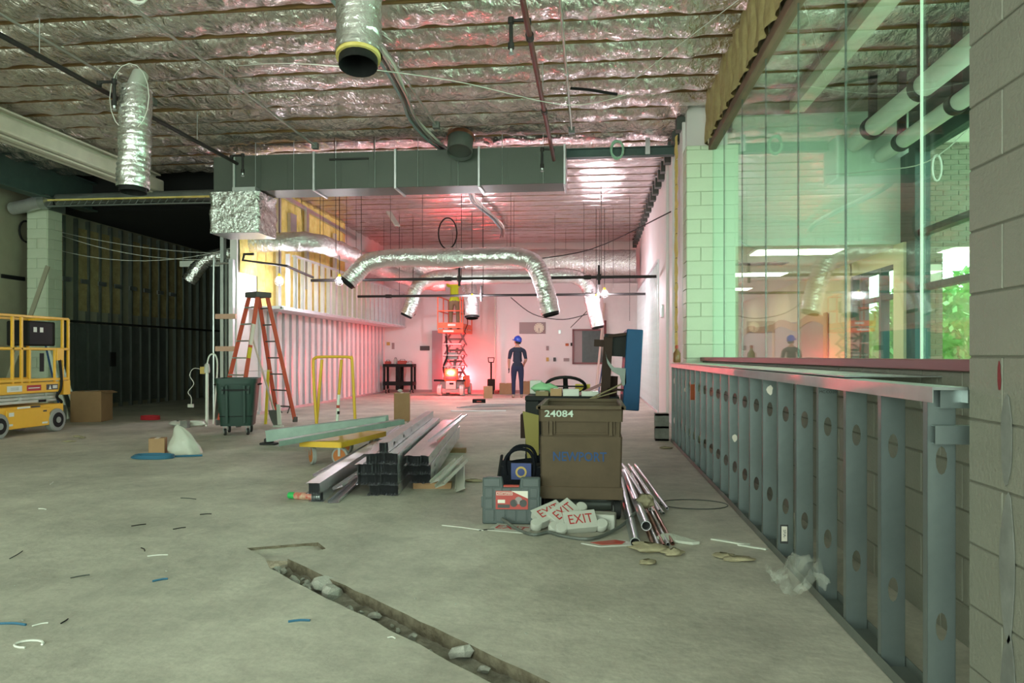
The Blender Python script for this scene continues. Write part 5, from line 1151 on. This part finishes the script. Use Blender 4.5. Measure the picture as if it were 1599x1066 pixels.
# things on the outer wall above the lift
tag(MB().b2(-.03, .0, -.3, .3, -.04, .04).build('wall_panel', 'plastic_black', loc=(XW+.04, 13.95, 2.86)), 'small dark box on the outer wall left of the column', 'box')
tag(MB().tube([(.0, .18*cos(a), .22*sin(a)) for a in [k*pi/8 for k in range(16)]], .02, 6, closed=True).build('cable_coil', 'plastic_black', loc=(XW+.06, 14.25, 3.85), smooth=True), 'dark cable coil on the outer wall beside the column', 'cable')
# ---- orange scissor lift
ol = thing('scissor_lift', 'orange scissor lift with raised platform in front of the back wall', 'scissor lift', (-4.42, 22.95, 0))
b_ = MB().b2(-.36, .36, .05, 1.55, .18, .48).build('chassis', 'lift_metal', ol, bev=.015)
MB().b2(-.2, .22, -.06, .06, .47, .86).build('control_panel', 'lift_orange', ol, bev=.01); MB().b2(-.15, .17, -.08, -.06, .22, .46).build('front_plate', 'tire_light', ol, bev=.006); MB().b2(-.03, .1, -.09, -.08, .36, .42).build('slot', 'plastic_black', ol)
MB().b2(-.08, .10, -.13, -.06, .70, .76).build('beacon', 'beacon', ol, bev=.02); MB().lathe([(.0, -.05), (.04, -.03), (.04, .03), (0, .05)], (.1, 1.66, .56), 12, cap=False).build('rear_glow_lamp', 'beacon', ol, smooth=True); MB().cyl((.1, 1.5, .45), (.1, 1.66, .52), .015, n=8).build('glow_lamp_stalk', 'lift_metal', ol)  # second red lamp is added, hidden behind the chassis, to redden the wall
MB().b2(-.16, .18, -.07, -.06, .52, .62).build('dark_print', 'sticker_dark', ol)
MB().b2(.30, .40, .4, 1.2, .25, .62).build('battery_door', 'lift_orange', ol, bev=.006)
for x in (-.36, .36):
    for y in (.02, 1.4):
        w_ = MB().cyl((x-.06, y, .18), (x+.06, y, .18), .18, n=22).build('wheel', 'tire_light', ol, bev=.012, smooth=True)
        MB().cyl((x-.064, y, .18), (x+.064, y, .18), .09, n=14).build('hub', 'lift_metal', w_)
    MB().b2(x-.17, x+.17 if x < 0 else x+.1, -.1, .02, .46, .52).build('bumper_pad', 'plastic_black', ol, bev=.008)
MB().b2(-.28, .28, -.04, .06, .1, .24).build('tow_bar', 'lift_metal', ol, bev=.01)
z0 = .55; NL = 4; dz = (1.98-z0)/NL
for k in range(NL):
    za, zb = z0+k*dz, z0+(k+1)*dz
    for x in (-.24, .24):
        for s in (0, 1):
            ya, yb = (.2, 1.35) if s == 0 else (1.35, .2)
            MB().beam((x+(.03 if s else -.03), ya, za), (x+(.03 if s else -.03), yb, zb), .03, .07).build('scissor_arm', 'lift_metal', ol, bev=.004)
    for y in (.2, 1.35): MB().cyl((-.30, y, za+.02), (.30, y, za+.02), .028, n=10).build('pivot_tube', 'aluminium', ol, smooth=True)
    MB().cyl((-.3, .775, (za+zb)/2), (.3, .775, (za+zb)/2), .035, n=10).build('pivot_tube', 'lift_metal', ol, smooth=True)
MB().b2(-.17, .15, .3, .55, 1.15, 1.38).build('hydraulic_block', 'lift_metal', ol, bev=.01)
MB().cyl((0, .4, .7), (0, 1.1, 1.5), .05, n=12).build('lift_cylinder', 'lift_metal', ol, smooth=True)
MB().tube([(-.2, .25, .5), (-.28, .2, .9), (-.15, .2, 1.3), (-.2, .2, 1.9)], .03, 7, smooth=4).build('power_hose', 'plastic_black', ol, smooth=True)
pf = MB().b2(-.42, .40, 0, 1.75, 1.99, 2.10).build('platform', 'lift_orange', ol, bev=.008)
for x, w, mm in ((-.08, .34, 'sticker_white'),): MB().b2(x-w/2, x+w/2, -.003, 0, 2.01, 2.07).build('decal', mm, pf)
m = MB(); m.b2(-.42, .36, 0, .015, 2.14, 2.31); pb_ = m.build('toe_board', 'lift_orange', ol); MB().b2(-.1, .15, -.004, 0, 2.20, 2.27).build('decal', 'sticker_white', pb_); MB().b2(.385, .4, 0, 1.7, 2.12, 2.28).build('toe_board', 'lift_orange', ol)
def obar(p0, p1): MB().beam(p0, p1, .032, .032).build('guard_rail', 'lift_orange', ol, bev=.005)
for z in (2.68, 3.14):
    obar((-.42, 0, z), (.38, 0, z)); obar((-.42, 1.75, z), (.38, 1.75, z))
    for x in (-.42, .38): obar((x, 0, z), (x, 1.75, z))
for x, y in ((-.42, 0), (.30, 0), (.38, 0), (-.42, .9), (.38, .9), (-.42, 1.75), (.38, 1.75)): MB().beam((x, y, 2.1), (x, y, 3.14), .032, .032).build('guard_post', 'lift_orange', ol)
MB().b2(.40, .52, .1, .3, 2.55, 2.9).build('control_box', 'plastic_black', ol, bev=.01)
for k in range(8): MB().b2(-.40+.1*k, -.35+.1*k, -.025, .02, 3.145, 3.19).build('hazard_stripe', 'plastic_black' if k % 2 else 'tool_yellow', ol)
MB().tube([(.44, .2, 2.6), (.5, .2, 2.3), (.42, .15, 2.05), (.44, .2, 1.95)], .012, 6, smooth=4).build('cable', 'plastic_black', ol, smooth=True)
# ---- people
def person(label, loc, rz, J, E, mats, facefn, head, headrot, hat=None, hair=True):
    t = thing('person', label, 'person', loc, rz)
    names = list(J); idx = {n: i for i, n in enumerate(names)}
    me = bpy.data.meshes.new('skel'); me.from_pydata([J[n][0] for n in names], [(idx[a], idx[b]) for a, b in E], []); o = bpy.data.objects.new('skel', me); C.objects.link(o)
    sk = o.modifiers.new('skin', 'SKIN'); sk.use_smooth_shade = True
    for n, d in zip(names, me.skin_vertices[0].data): d.radius = (J[n][1], J[n][1] if len(J[n]) < 3 else J[n][2]); d.use_root = (n == 'pelvis')
    o.modifiers.new('sub', 'SUBSURF').levels = 2
    bpy.context.view_layer.update()
    bm_me = bpy.data.meshes.new_from_object(o.evaluated_get(bpy.context.evaluated_depsgraph_get())); bpy.data.objects.remove(o)
    bm = bmesh.new(); bm.from_mesh(bm_me)
    # head: shaped ellipsoid with nose, brow, chin and ears (faces +y)
    n0 = len(bm.verts); hm = Matrix.Translation(head) @ Matrix.Rotation(headrot[1], 4, 'Z') @ Matrix.Rotation(headrot[0], 4, 'X')
    g = bmesh.ops.create_uvsphere(bm, u_segments=22, v_segments=16, radius=1)
    for v in g['verts']:
        x, y, z = v.co; k = 1-.22*max(0, -z)*(1-abs(y)*.3); X = x*.076*k; Y = y*.098*(1-.1*max(0, -z)); Z = z*.118
        if y > .6: Y += .022*math.exp(-((x/.16)**2+((z+.12)/.22)**2)); Y -= .012*math.exp(-(((abs(x)-.36)/.16)**2+((z-.12)/.12)**2)); Y += .008*math.exp(-((x/.35)**2+((z+.72)/.2)**2)); Y -= .006*math.exp(-((x/.3)**2+((z+.45)/.06)**2))
        if abs(x) > .85: X += math.copysign(.016*math.exp(-((y+.1)/.22)**2-((z+.02)/.25)**2), x)
        v.co = hm @ Vector((X, Y, Z))
    bm.to_mesh(bm_me); bm.free(); bm_me.materials.clear()
    for mm in mats: bm_me.materials.append(MATS[mm])
    for p in bm_me.polygons: p.use_smooth = True; p.material_index = facefn(p.center) if p.vertices[0] < n0 else 0
    body = inst(bm_me, 'body', t)
    for s in (-1, 1):
        e = MB().lathe([(.0, -.008), (.009, 0), (0, .008)], (s*.03, .088, .015), 8).build('eye', 'hair_dark', t); e.matrix_local = hm
    e = MB().b2(-.024, .024, .088, .094, -.058, -.052).build('mouth', 'tool_red', t); e.matrix_local = hm
    if hair:
        h = MB().lathe([(.083, -.05), (.09, .0), (.085, .06), (.05, .115), (.0, .125)], (0, -.016, .01), 18, cap=False); h.v = [(x, y*1.12 if y < .0 else y*.8, z) for x, y, z in h.v]
        q = h.build('hair', 'hair_dark', t, smooth='all'); q.matrix_local = hm
    if hat:
        hh = MB().lathe([(.112, .0), (.115, .03), (.105, .09), (.07, .13), (.0, .148)], (0, 0, .035), 22, cap=False); hh.v = [(x*.92, y*1.12, z) for x, y, z in hh.v]
        q = hh.build('hard_hat', hat, t, smooth='all'); q.matrix_local = hm
        br = MB().lathe([(.100, .03), (.125, .028), (.127, .036), (.1, .042)], (0, 0, 0), 22, cap=False); br.v = [(x*.95, y*(1.12 if y < 0 else 1.55), z) for x, y, z in br.v]
        br.build('brim', hat, q, smooth='all'); MB().tube([(0, .12*cos(a), .04+.148*sin(a)) for a in [k*pi/10 for k in range(11)]], .01, 6).build('ridge', hat, q, smooth=True)
    return t
def hand(J, E, s, w, d, key, side):
    """palm and five fingers hanging from wrist point w along d; side is the thumb direction"""
    w = Vector(w); d = Vector(d).normalized(); th = Vector(side).normalized(); pn = d.cross(th)
    J[key+'palm'] = (tuple(w+d*.055), .028); E.append((key+'wrist', key+'palm'))
    for k, (off, ln) in enumerate(((.03, .07), (.01, .085), (-.01, .08), (-.03, .06))):
        a = w+d*.09+th*off; b = a+d*ln*.55+pn*.008; c = b+d*ln*.45+pn*.022*s
        J[key+'f%da' % k] = (tuple(a), .0105); J[key+'f%db' % k] = (tuple(b), .009); J[key+'f%dc' % k] = (tuple(c), .007)
        E += [(key+'palm', key+'f%da' % k), (key+'f%da' % k, key+'f%db' % k), (key+'f%db' % k, key+'f%dc' % k)]
    a = w+d*.03+th*.035; b = w+d*.075+th*.055+pn*.01
    J[key+'ta'] = (tuple(a), .012); J[key+'tb'] = (tuple(b), .009); E += [(key+'palm', key+'ta'), (key+'ta', key+'tb')]
def base_joints(arms, lean=0):
    J = {'pelvis': ((0, 0, .98), .155, .12), 'belly': ((0, 0, 1.12), .15, .115), 'chest': ((0, .0, 1.30), .165, .125), 'upper': ((0, -.01, 1.43), .13, .10), 'neck': ((0, 0, 1.53), .062), 'nape': ((0, .01, 1.60), .055)}
    for s, k in ((-1, 'l'), (1, 'r')): J[k+'lat'] = ((s*.135, -.005, 1.28), .095); J[k+'waist'] = ((s*.10, 0, 1.08), .10)
    E = [('chest', 'llat'), ('chest', 'rlat'), ('belly', 'lwaist'), ('belly', 'rwaist'), ('pelvis', 'belly'), ('belly', 'chest'), ('chest', 'upper'), ('upper', 'neck'), ('neck', 'nape')]
    for s, k in ((-1, 'l'), (1, 'r')):
        J[k+'hip'] = ((s*.105, 0, .88), .108); J[k+'thigh'] = ((s*.11, .01, .70), .092); J[k+'knee'] = ((s*.115, .02, .50), .07); J[k+'calf'] = ((s*.118, -.01, .33), .068); J[k+'ankle'] = ((s*.12, -.02, .10), .052); J[k+'heel'] = ((s*.12, -.03, .045), .045); J[k+'ball'] = ((s*.13, .12, .04), .045); J[k+'toe'] = ((s*.135, .19, .032), .03)
        E += [('pelvis', k+'hip'), (k+'hip', k+'thigh'), (k+'thigh', k+'knee'), (k+'knee', k+'calf'), (k+'calf', k+'ankle'), (k+'ankle', k+'heel'), (k+'heel', k+'ball'), (k+'ball', k+'toe')]
        sh_, el, wr_, sd = arms[k]
        J[k+'clav'] = ((s*.10, -.01, 1.44), .085); J[k+'shoulder'] = (sh_, .075); m_ = (Vector(sh_)*.5+Vector(el)*.5); J[k+'upperarm'] = (tuple(m_), .062); J[k+'elbow'] = (el, .047); m2_ = Vector(el)*.6+Vector(wr_)*.4; J[k+'forearm'] = (tuple(m2_), .043); J[k+'wrist'] = (wr_, .03)
        E += [('upper', k+'clav'), (k+'clav', k+'shoulder'), (k+'shoulder', k+'upperarm'), (k+'upperarm', k+'elbow'), (k+'elbow', k+'forearm'), (k+'forearm', k+'wrist')]
        hand(J, E, s, wr_, Vector(wr_)-Vector(el), k, sd)
    return J, E
J, E = base_joints({'l': ((-.195, -.01, 1.42), (-.255, -.03, 1.14), (-.255, .06, .90), (.2, 1, 0)), 'r': ((.195, -.01, 1.42), (.255, -.02, 1.15), (.20, .17, 1.00), (-1, .3, .2))})
def man_mat(c):
    if c.z < .10: return 4
    ax = abs(c.x)
    arm = ax > .205 or (ax > .17 and c.z < 1.12 and c.y > .09)
    if c.z > 1.0 and not (arm and c.z < 1.17): return 1 if c.z < 1.52 else 0
    if arm and c.z < 1.17: return 3 if c.z < .88 else 0
    return 2 if c.z < .96 else 1
person('worker in navy T-shirt and blue hard hat standing with his back turned, looking up', (gx(808, 22.1), 22.1, 0), R(8), J, E, ['skin', 'shirt_navy', 'trouser_navy', 'glove_dark', 'shoe_tan'], man_mat, (0, .03, 1.68), (R(14), R(52)), hat='hardhat_blue')
J, E = base_joints({'l': ((-.195, .0, 1.43), (-.27, .2, 1.55), (-.2, .28, 1.82), (1, 0, 0)), 'r': ((.195, .0, 1.43), (.27, .2, 1.55), (.2, .28, 1.80), (-1, 0, 0))})
def w2_mat(c):
    if c.z < .10: return 3
    if c.z < .93: return 2
    if c.z > 1.56 and abs(c.x) < .12: return 0
    return 1 if c.z < 1.6 else 0
person('worker in bright yellow shirt and tan trousers standing on the orange lift, arms raised', (-4.42, 23.55, 2.10), R(5), J, E, ['skin', 'hivis', 'trouser_tan', 'shoe_tan'], w2_mat, (0, .03, 1.68), (R(20), 0), hat='pvc_white')
# ---- things at the back wall
tc_ = thing('tool_cart', 'black two shelf tool cart loaded with tools against the back wall', 'tool cart', (gx(624, 24.45), 24.45, 0))
for z, hgt in ((.92, .07), (.30, .09)):
    m = MB(); m.b2(-.5, .5, -.24, .24, z-.02, z); m.b2(-.5, .5, -.25, -.23, z-.03, z+hgt); m.b2(-.5, .5, .23, .25, z-.03, z+hgt); m.b2(-.51, -.49, -.25, .25, z-.03, z+hgt); m.b2(.49, .51, -.25, .25, z-.03, z+hgt); m.build('tray', 'plastic_black', tc_)
for x in (-.47, -.04, .04, .47):
    for y in (-.22, .22): MB().b2(x-.035, x+.035, y-.02, y+.02, .12, .92).build('post', 'plastic_black', tc_)
for x in (-.42, .42):
    for y in (-.18, .18): caster(tc_, (x, y, .14), .06, .03, 0, 'rubber', 'galv')
bx = tc_.location.x
for k, (x, w, h, mm, lab) in enumerate(((-.4, .18, .16, 'tool_red', 'red tool case on the tool cart'), (-.14, .09, .24, 'white_plastic', 'pale canister standing on the tool cart'), (.1, .3, .18, 'tool_red', 'red drill case on the tool cart'), (.36, .22, .12, 'galv', 'grey tool pouch on the tool cart'))):
    t = thing('tool_case', lab, 'tool', (bx+x, 24.45, .92)); MB().b2(-w/2, w/2, -.1, .1, 0, h).build('case', mm, t, bev=.02); MB().tube([(-w*.3, 0, h-.01), (-w*.25, 0, h+.04), (w*.25, 0, h+.04), (w*.3, 0, h-.01)], .01, 6).build('handle', 'plastic_black', t)
# wall fittings
def on_back(name, label, cat, px0, px1, py0, py1, m, th=.03, Y=YB):
    x0, x1 = gx(px0, Y), gx(px1, Y); z1, z0 = gz((px0+px1)/2, py0, Y), gz((px0+px1)/2, py1, Y)
    t = thing(name, label, cat, ((x0+x1)/2, Y, z0)); t['w'] = x1-x0; t['h'] = z1-z0
    MB().b2(-(x1-x0)/2, (x1-x0)/2, -th, 0, 0, z1-z0).build('plate', m, t, bev=.003); return t
t = on_back('clock_panel', 'grey wall panel with a round clock on the back wall', 'clock', 811, 852, 503, 521, 'panel_grey', .04)
r_ = .17; cx = t['w']/2-.22; cz = t['h']/2
MB().lathe([(r_, -.06), (r_, -.04)], (cx, 0, cz), 28, axis='y').build('clock_face', 'clock_face', t)
MB().tube([(cx+(r_+.01)*cos(a), -.055, cz+(r_+.01)*sin(a)) for a in [k*pi/14 for k in range(28)]], .012, 6, closed=True).build('clock_rim', 'panel_grey', t)
for k in range(12): a = k*pi/6; MB().beam((cx+.125*sin(a), -.062, cz+.125*cos(a)), (cx+.155*sin(a), -.062, cz+.155*cos(a)), .014, .004, up=(0, 1, 0)).build('hour_mark', 'sticker_dark', t)
for a, l in ((R(185), .08), (R(178), .13)): MB().beam((cx, -.066, cz), (cx+l*sin(a), -.066, cz+l*cos(a)), .014, .004, up=(0, 1, 0)).build('clock_hand', 'sticker_dark', t)
wd = thing('interior_window', 'dark glazed interior window with maroon steel frame on the back wall', 'window', ((gx(895, YB)+gx(943, YB))/2, YB, gz(920, 567, YB)))
ww = gx(943, YB)-gx(895, YB); wh = gz(920, 515, YB)-gz(920, 567, YB)
MB().b2(-ww/2, ww/2, -.01, -.005, 0, wh).build('pane', 'case_cell', wd)
for a in (-ww/2, ww/2): MB().b2(a-.03, a+.03, -.06, 0, -.03, wh+.03).build('frame_side', 'steel_maroon', wd)
for a in (0, wh): MB().b2(-ww/2, ww/2, -.06, 0, a-.03, a+.03).build('frame_rail', 'steel_maroon', wd)
MB().b2(-ww/2+.03, -ww/2+.3, -.014, -.01, 0, wh).build('blind_strip', 'panel_grey', wd)
on_back('wall_sign', 'small dark sign with white lettering beside the orange lift', 'sign', 656, 671, 540, 547, 'sticker_dark'); 
struct(MB().b2(gx(675, YB), gx(691, YB), YB-.05, YB, 0, gz(683, 516, YB)).build('door_1', 'door_grey', bev=.004), 'grey flush door behind the orange lift')
on_back('outlet', 'tan wall outlet above the tool cart', 'outlet', 604, 609, 534, 539, 'gold'); on_back('outlet', 'dark torn outlet hole above the tool cart', 'outlet', 612, 616, 535, 545, 'panel_grey'); on_back('outlet', 'tan outlet low behind the tool cart', 'outlet', 604, 609, 564, 570, 'gold')
for k, (a, b2_, c2, d2, mm, lab) in enumerate(((853, 857, 540, 547, 'panel_grey', 'small grey switch on the back wall below the clock'), (853, 857, 558, 564, 'gold', 'tan outlet on the back wall below the switch'), (864, 868, 558, 564, 'sticker_dark', 'dark outlet on the back wall'), (880, 889, 559, 564, 'panel_grey', 'wide grey outlet plate left of the dark window'), (883, 888, 536, 540, 'rust_paint', 'orange pull station left of the dark window'), (891, 896, 535, 540, 'plastic_black', 'black bracket at the edge of the dark window'), (872, 876, 515, 521, 'galv', 'open conduit box under the duct end'))): on_back('wall_box', lab, 'wall box', a, b2_, c2, d2, mm)
MB_ = MB().tube([(gx(773, 24.9), 24.92, .4), (gx(773, 24.9), 24.92, 3.4)], .02, 7).build('wall_conduit', 'pvc_white'); tag(MB_, 'thin white conduit running up the back wall', 'conduit')
for k, (a, b2_, mm, w, lab) in enumerate(((930, 944, 'wood_pole', .035, 'thick pale pole leaning against the dark window'), (943, 941, 'wood_pole', .022, 'thin pale pole leaning beside the thick one'), (934, 945, 'stencil_blue', .018, 'thin blue pole leaning in the far corner'), (944.5, 945, 'steel_maroon', .04, 'dark red upright bar at the far corner'))):
    y0_, y1_ = (23.3, 23.95) if k != 3 else (23.9, 23.95); ht = (2.95, 2.7, 1.6, 2.4)[k]
    tag(MB().tube([(gx(a, y0_), y0_, .0), (gx(b2_, y1_), y1_, ht)], w, 8).build('leaning_pole', mm, smooth=True), lab, 'pole')
pj = thing('pallet_jack', 'dark pallet jack with upright handle by the back wall', 'pallet jack', (gx(767, 24.2), 24.2, 0))
MB().tube([(0, 0, .2), (.0, -.02, 1.05)], .03, 8).build('handle_shaft', 'cabinet_brown', pj, smooth=True); MB().tube([(-.08, -.02, 1.05), (-.1, -.02, 1.2), (.1, -.02, 1.2), (.08, -.02, 1.05), (-.08, -.02, 1.05)], .018, 7).build('grip', 'cabinet_brown', pj); MB().b2(-.12, .12, -.08, .08, .12, .5).build('pump', 'cabinet_brown', pj, bev=.02)
for x in (-.16, .16): MB().b2(x-.07, x+.07, 0, .75, .05, .11).build('fork', 'tool_red', pj)
MB().cyl((-.08, 0, .08), (.08, 0, .08), .08, n=14).build('wheel', 'rubber', pj)
carton('cardboard_box', 'open brown carton on the floor by the pallet jack', (gx(790, 24.3), 24.3, .0), (.40, .3, .36), 'cardboard'); carton('cardboard_box', 'brown carton leaning with blue tape beyond the flat studs', (gx(762, 21.8), 21.8, 0), (.26, .1, .36), 'cardboard', R(15)); carton('cardboard_box', 'low brown carton behind the standing worker', (gx(823, 24.4), 24.4, 0), (.35, .3, .42), 'cardboard')
# flat studs on the far floor
for k in range(7):
    a = gp(706+7*k, 638-1.0*k, .02+.035*(k % 3)); stud(channel(1.7, True).mesh('channel', 'galv_bright') if k == 0 else csf, a, (0, R(90), R(-48-4*k)), 'short steel stud lying flat on the far floor', 'studs on the far floor') if k else None
    if k == 0: csf = channel(1.7, False).mesh('channel', 'galv_bright')
tag(MB().beam(gp(704, 641, .01), gp(790, 641, .01), .06, .02).build('perforated_angle', 'galv_bright'), 'long perforated steel angle on the far floor', 'angle')
tc2 = thing('tool_case', 'black tool case with red stripe on the far floor studs', 'tool case', (gx(748, 19.0), 19.0, .04), R(8)); MB().b2(-.17, .17, -.1, .1, 0, .1).build('case', 'plastic_black', tc2, bev=.01); MB().b2(-.06, .06, -.102, -.1, .03, .06).build('stripe', 'tool_red', tc2)
# reels / cords high in the far room
for lab, pts in (('dark cable sagging below the rear black pipe', [(-2.2, 20.0, 2.85), (-1.6, 20.2, 2.4), (-.8, 20.2, 2.25), (-.1, 20.2, 2.4)]), ('dark rod slanting towards the dark window', [(.3, 23.0, 3.1), (-.7, 24.5, 2.2)]), ('thin dark cable rising to the right wall', [(-1.5, 18, 3.6), (0, 17, 3.7), (XF-.012, 13.8, 3.9)])):
    tag(MB().tube(pts, .012, 5, smooth=5).build('loose_cable', 'plastic_black'), lab, 'cable')
tag(MB().beam((-4.9, 17.5, 4.75), (-4.6, 17.2, 4.35), .14, .03).build('dangling_strip', 'white_plastic'), 'loose white strip dangling from the far ceiling', 'strip')
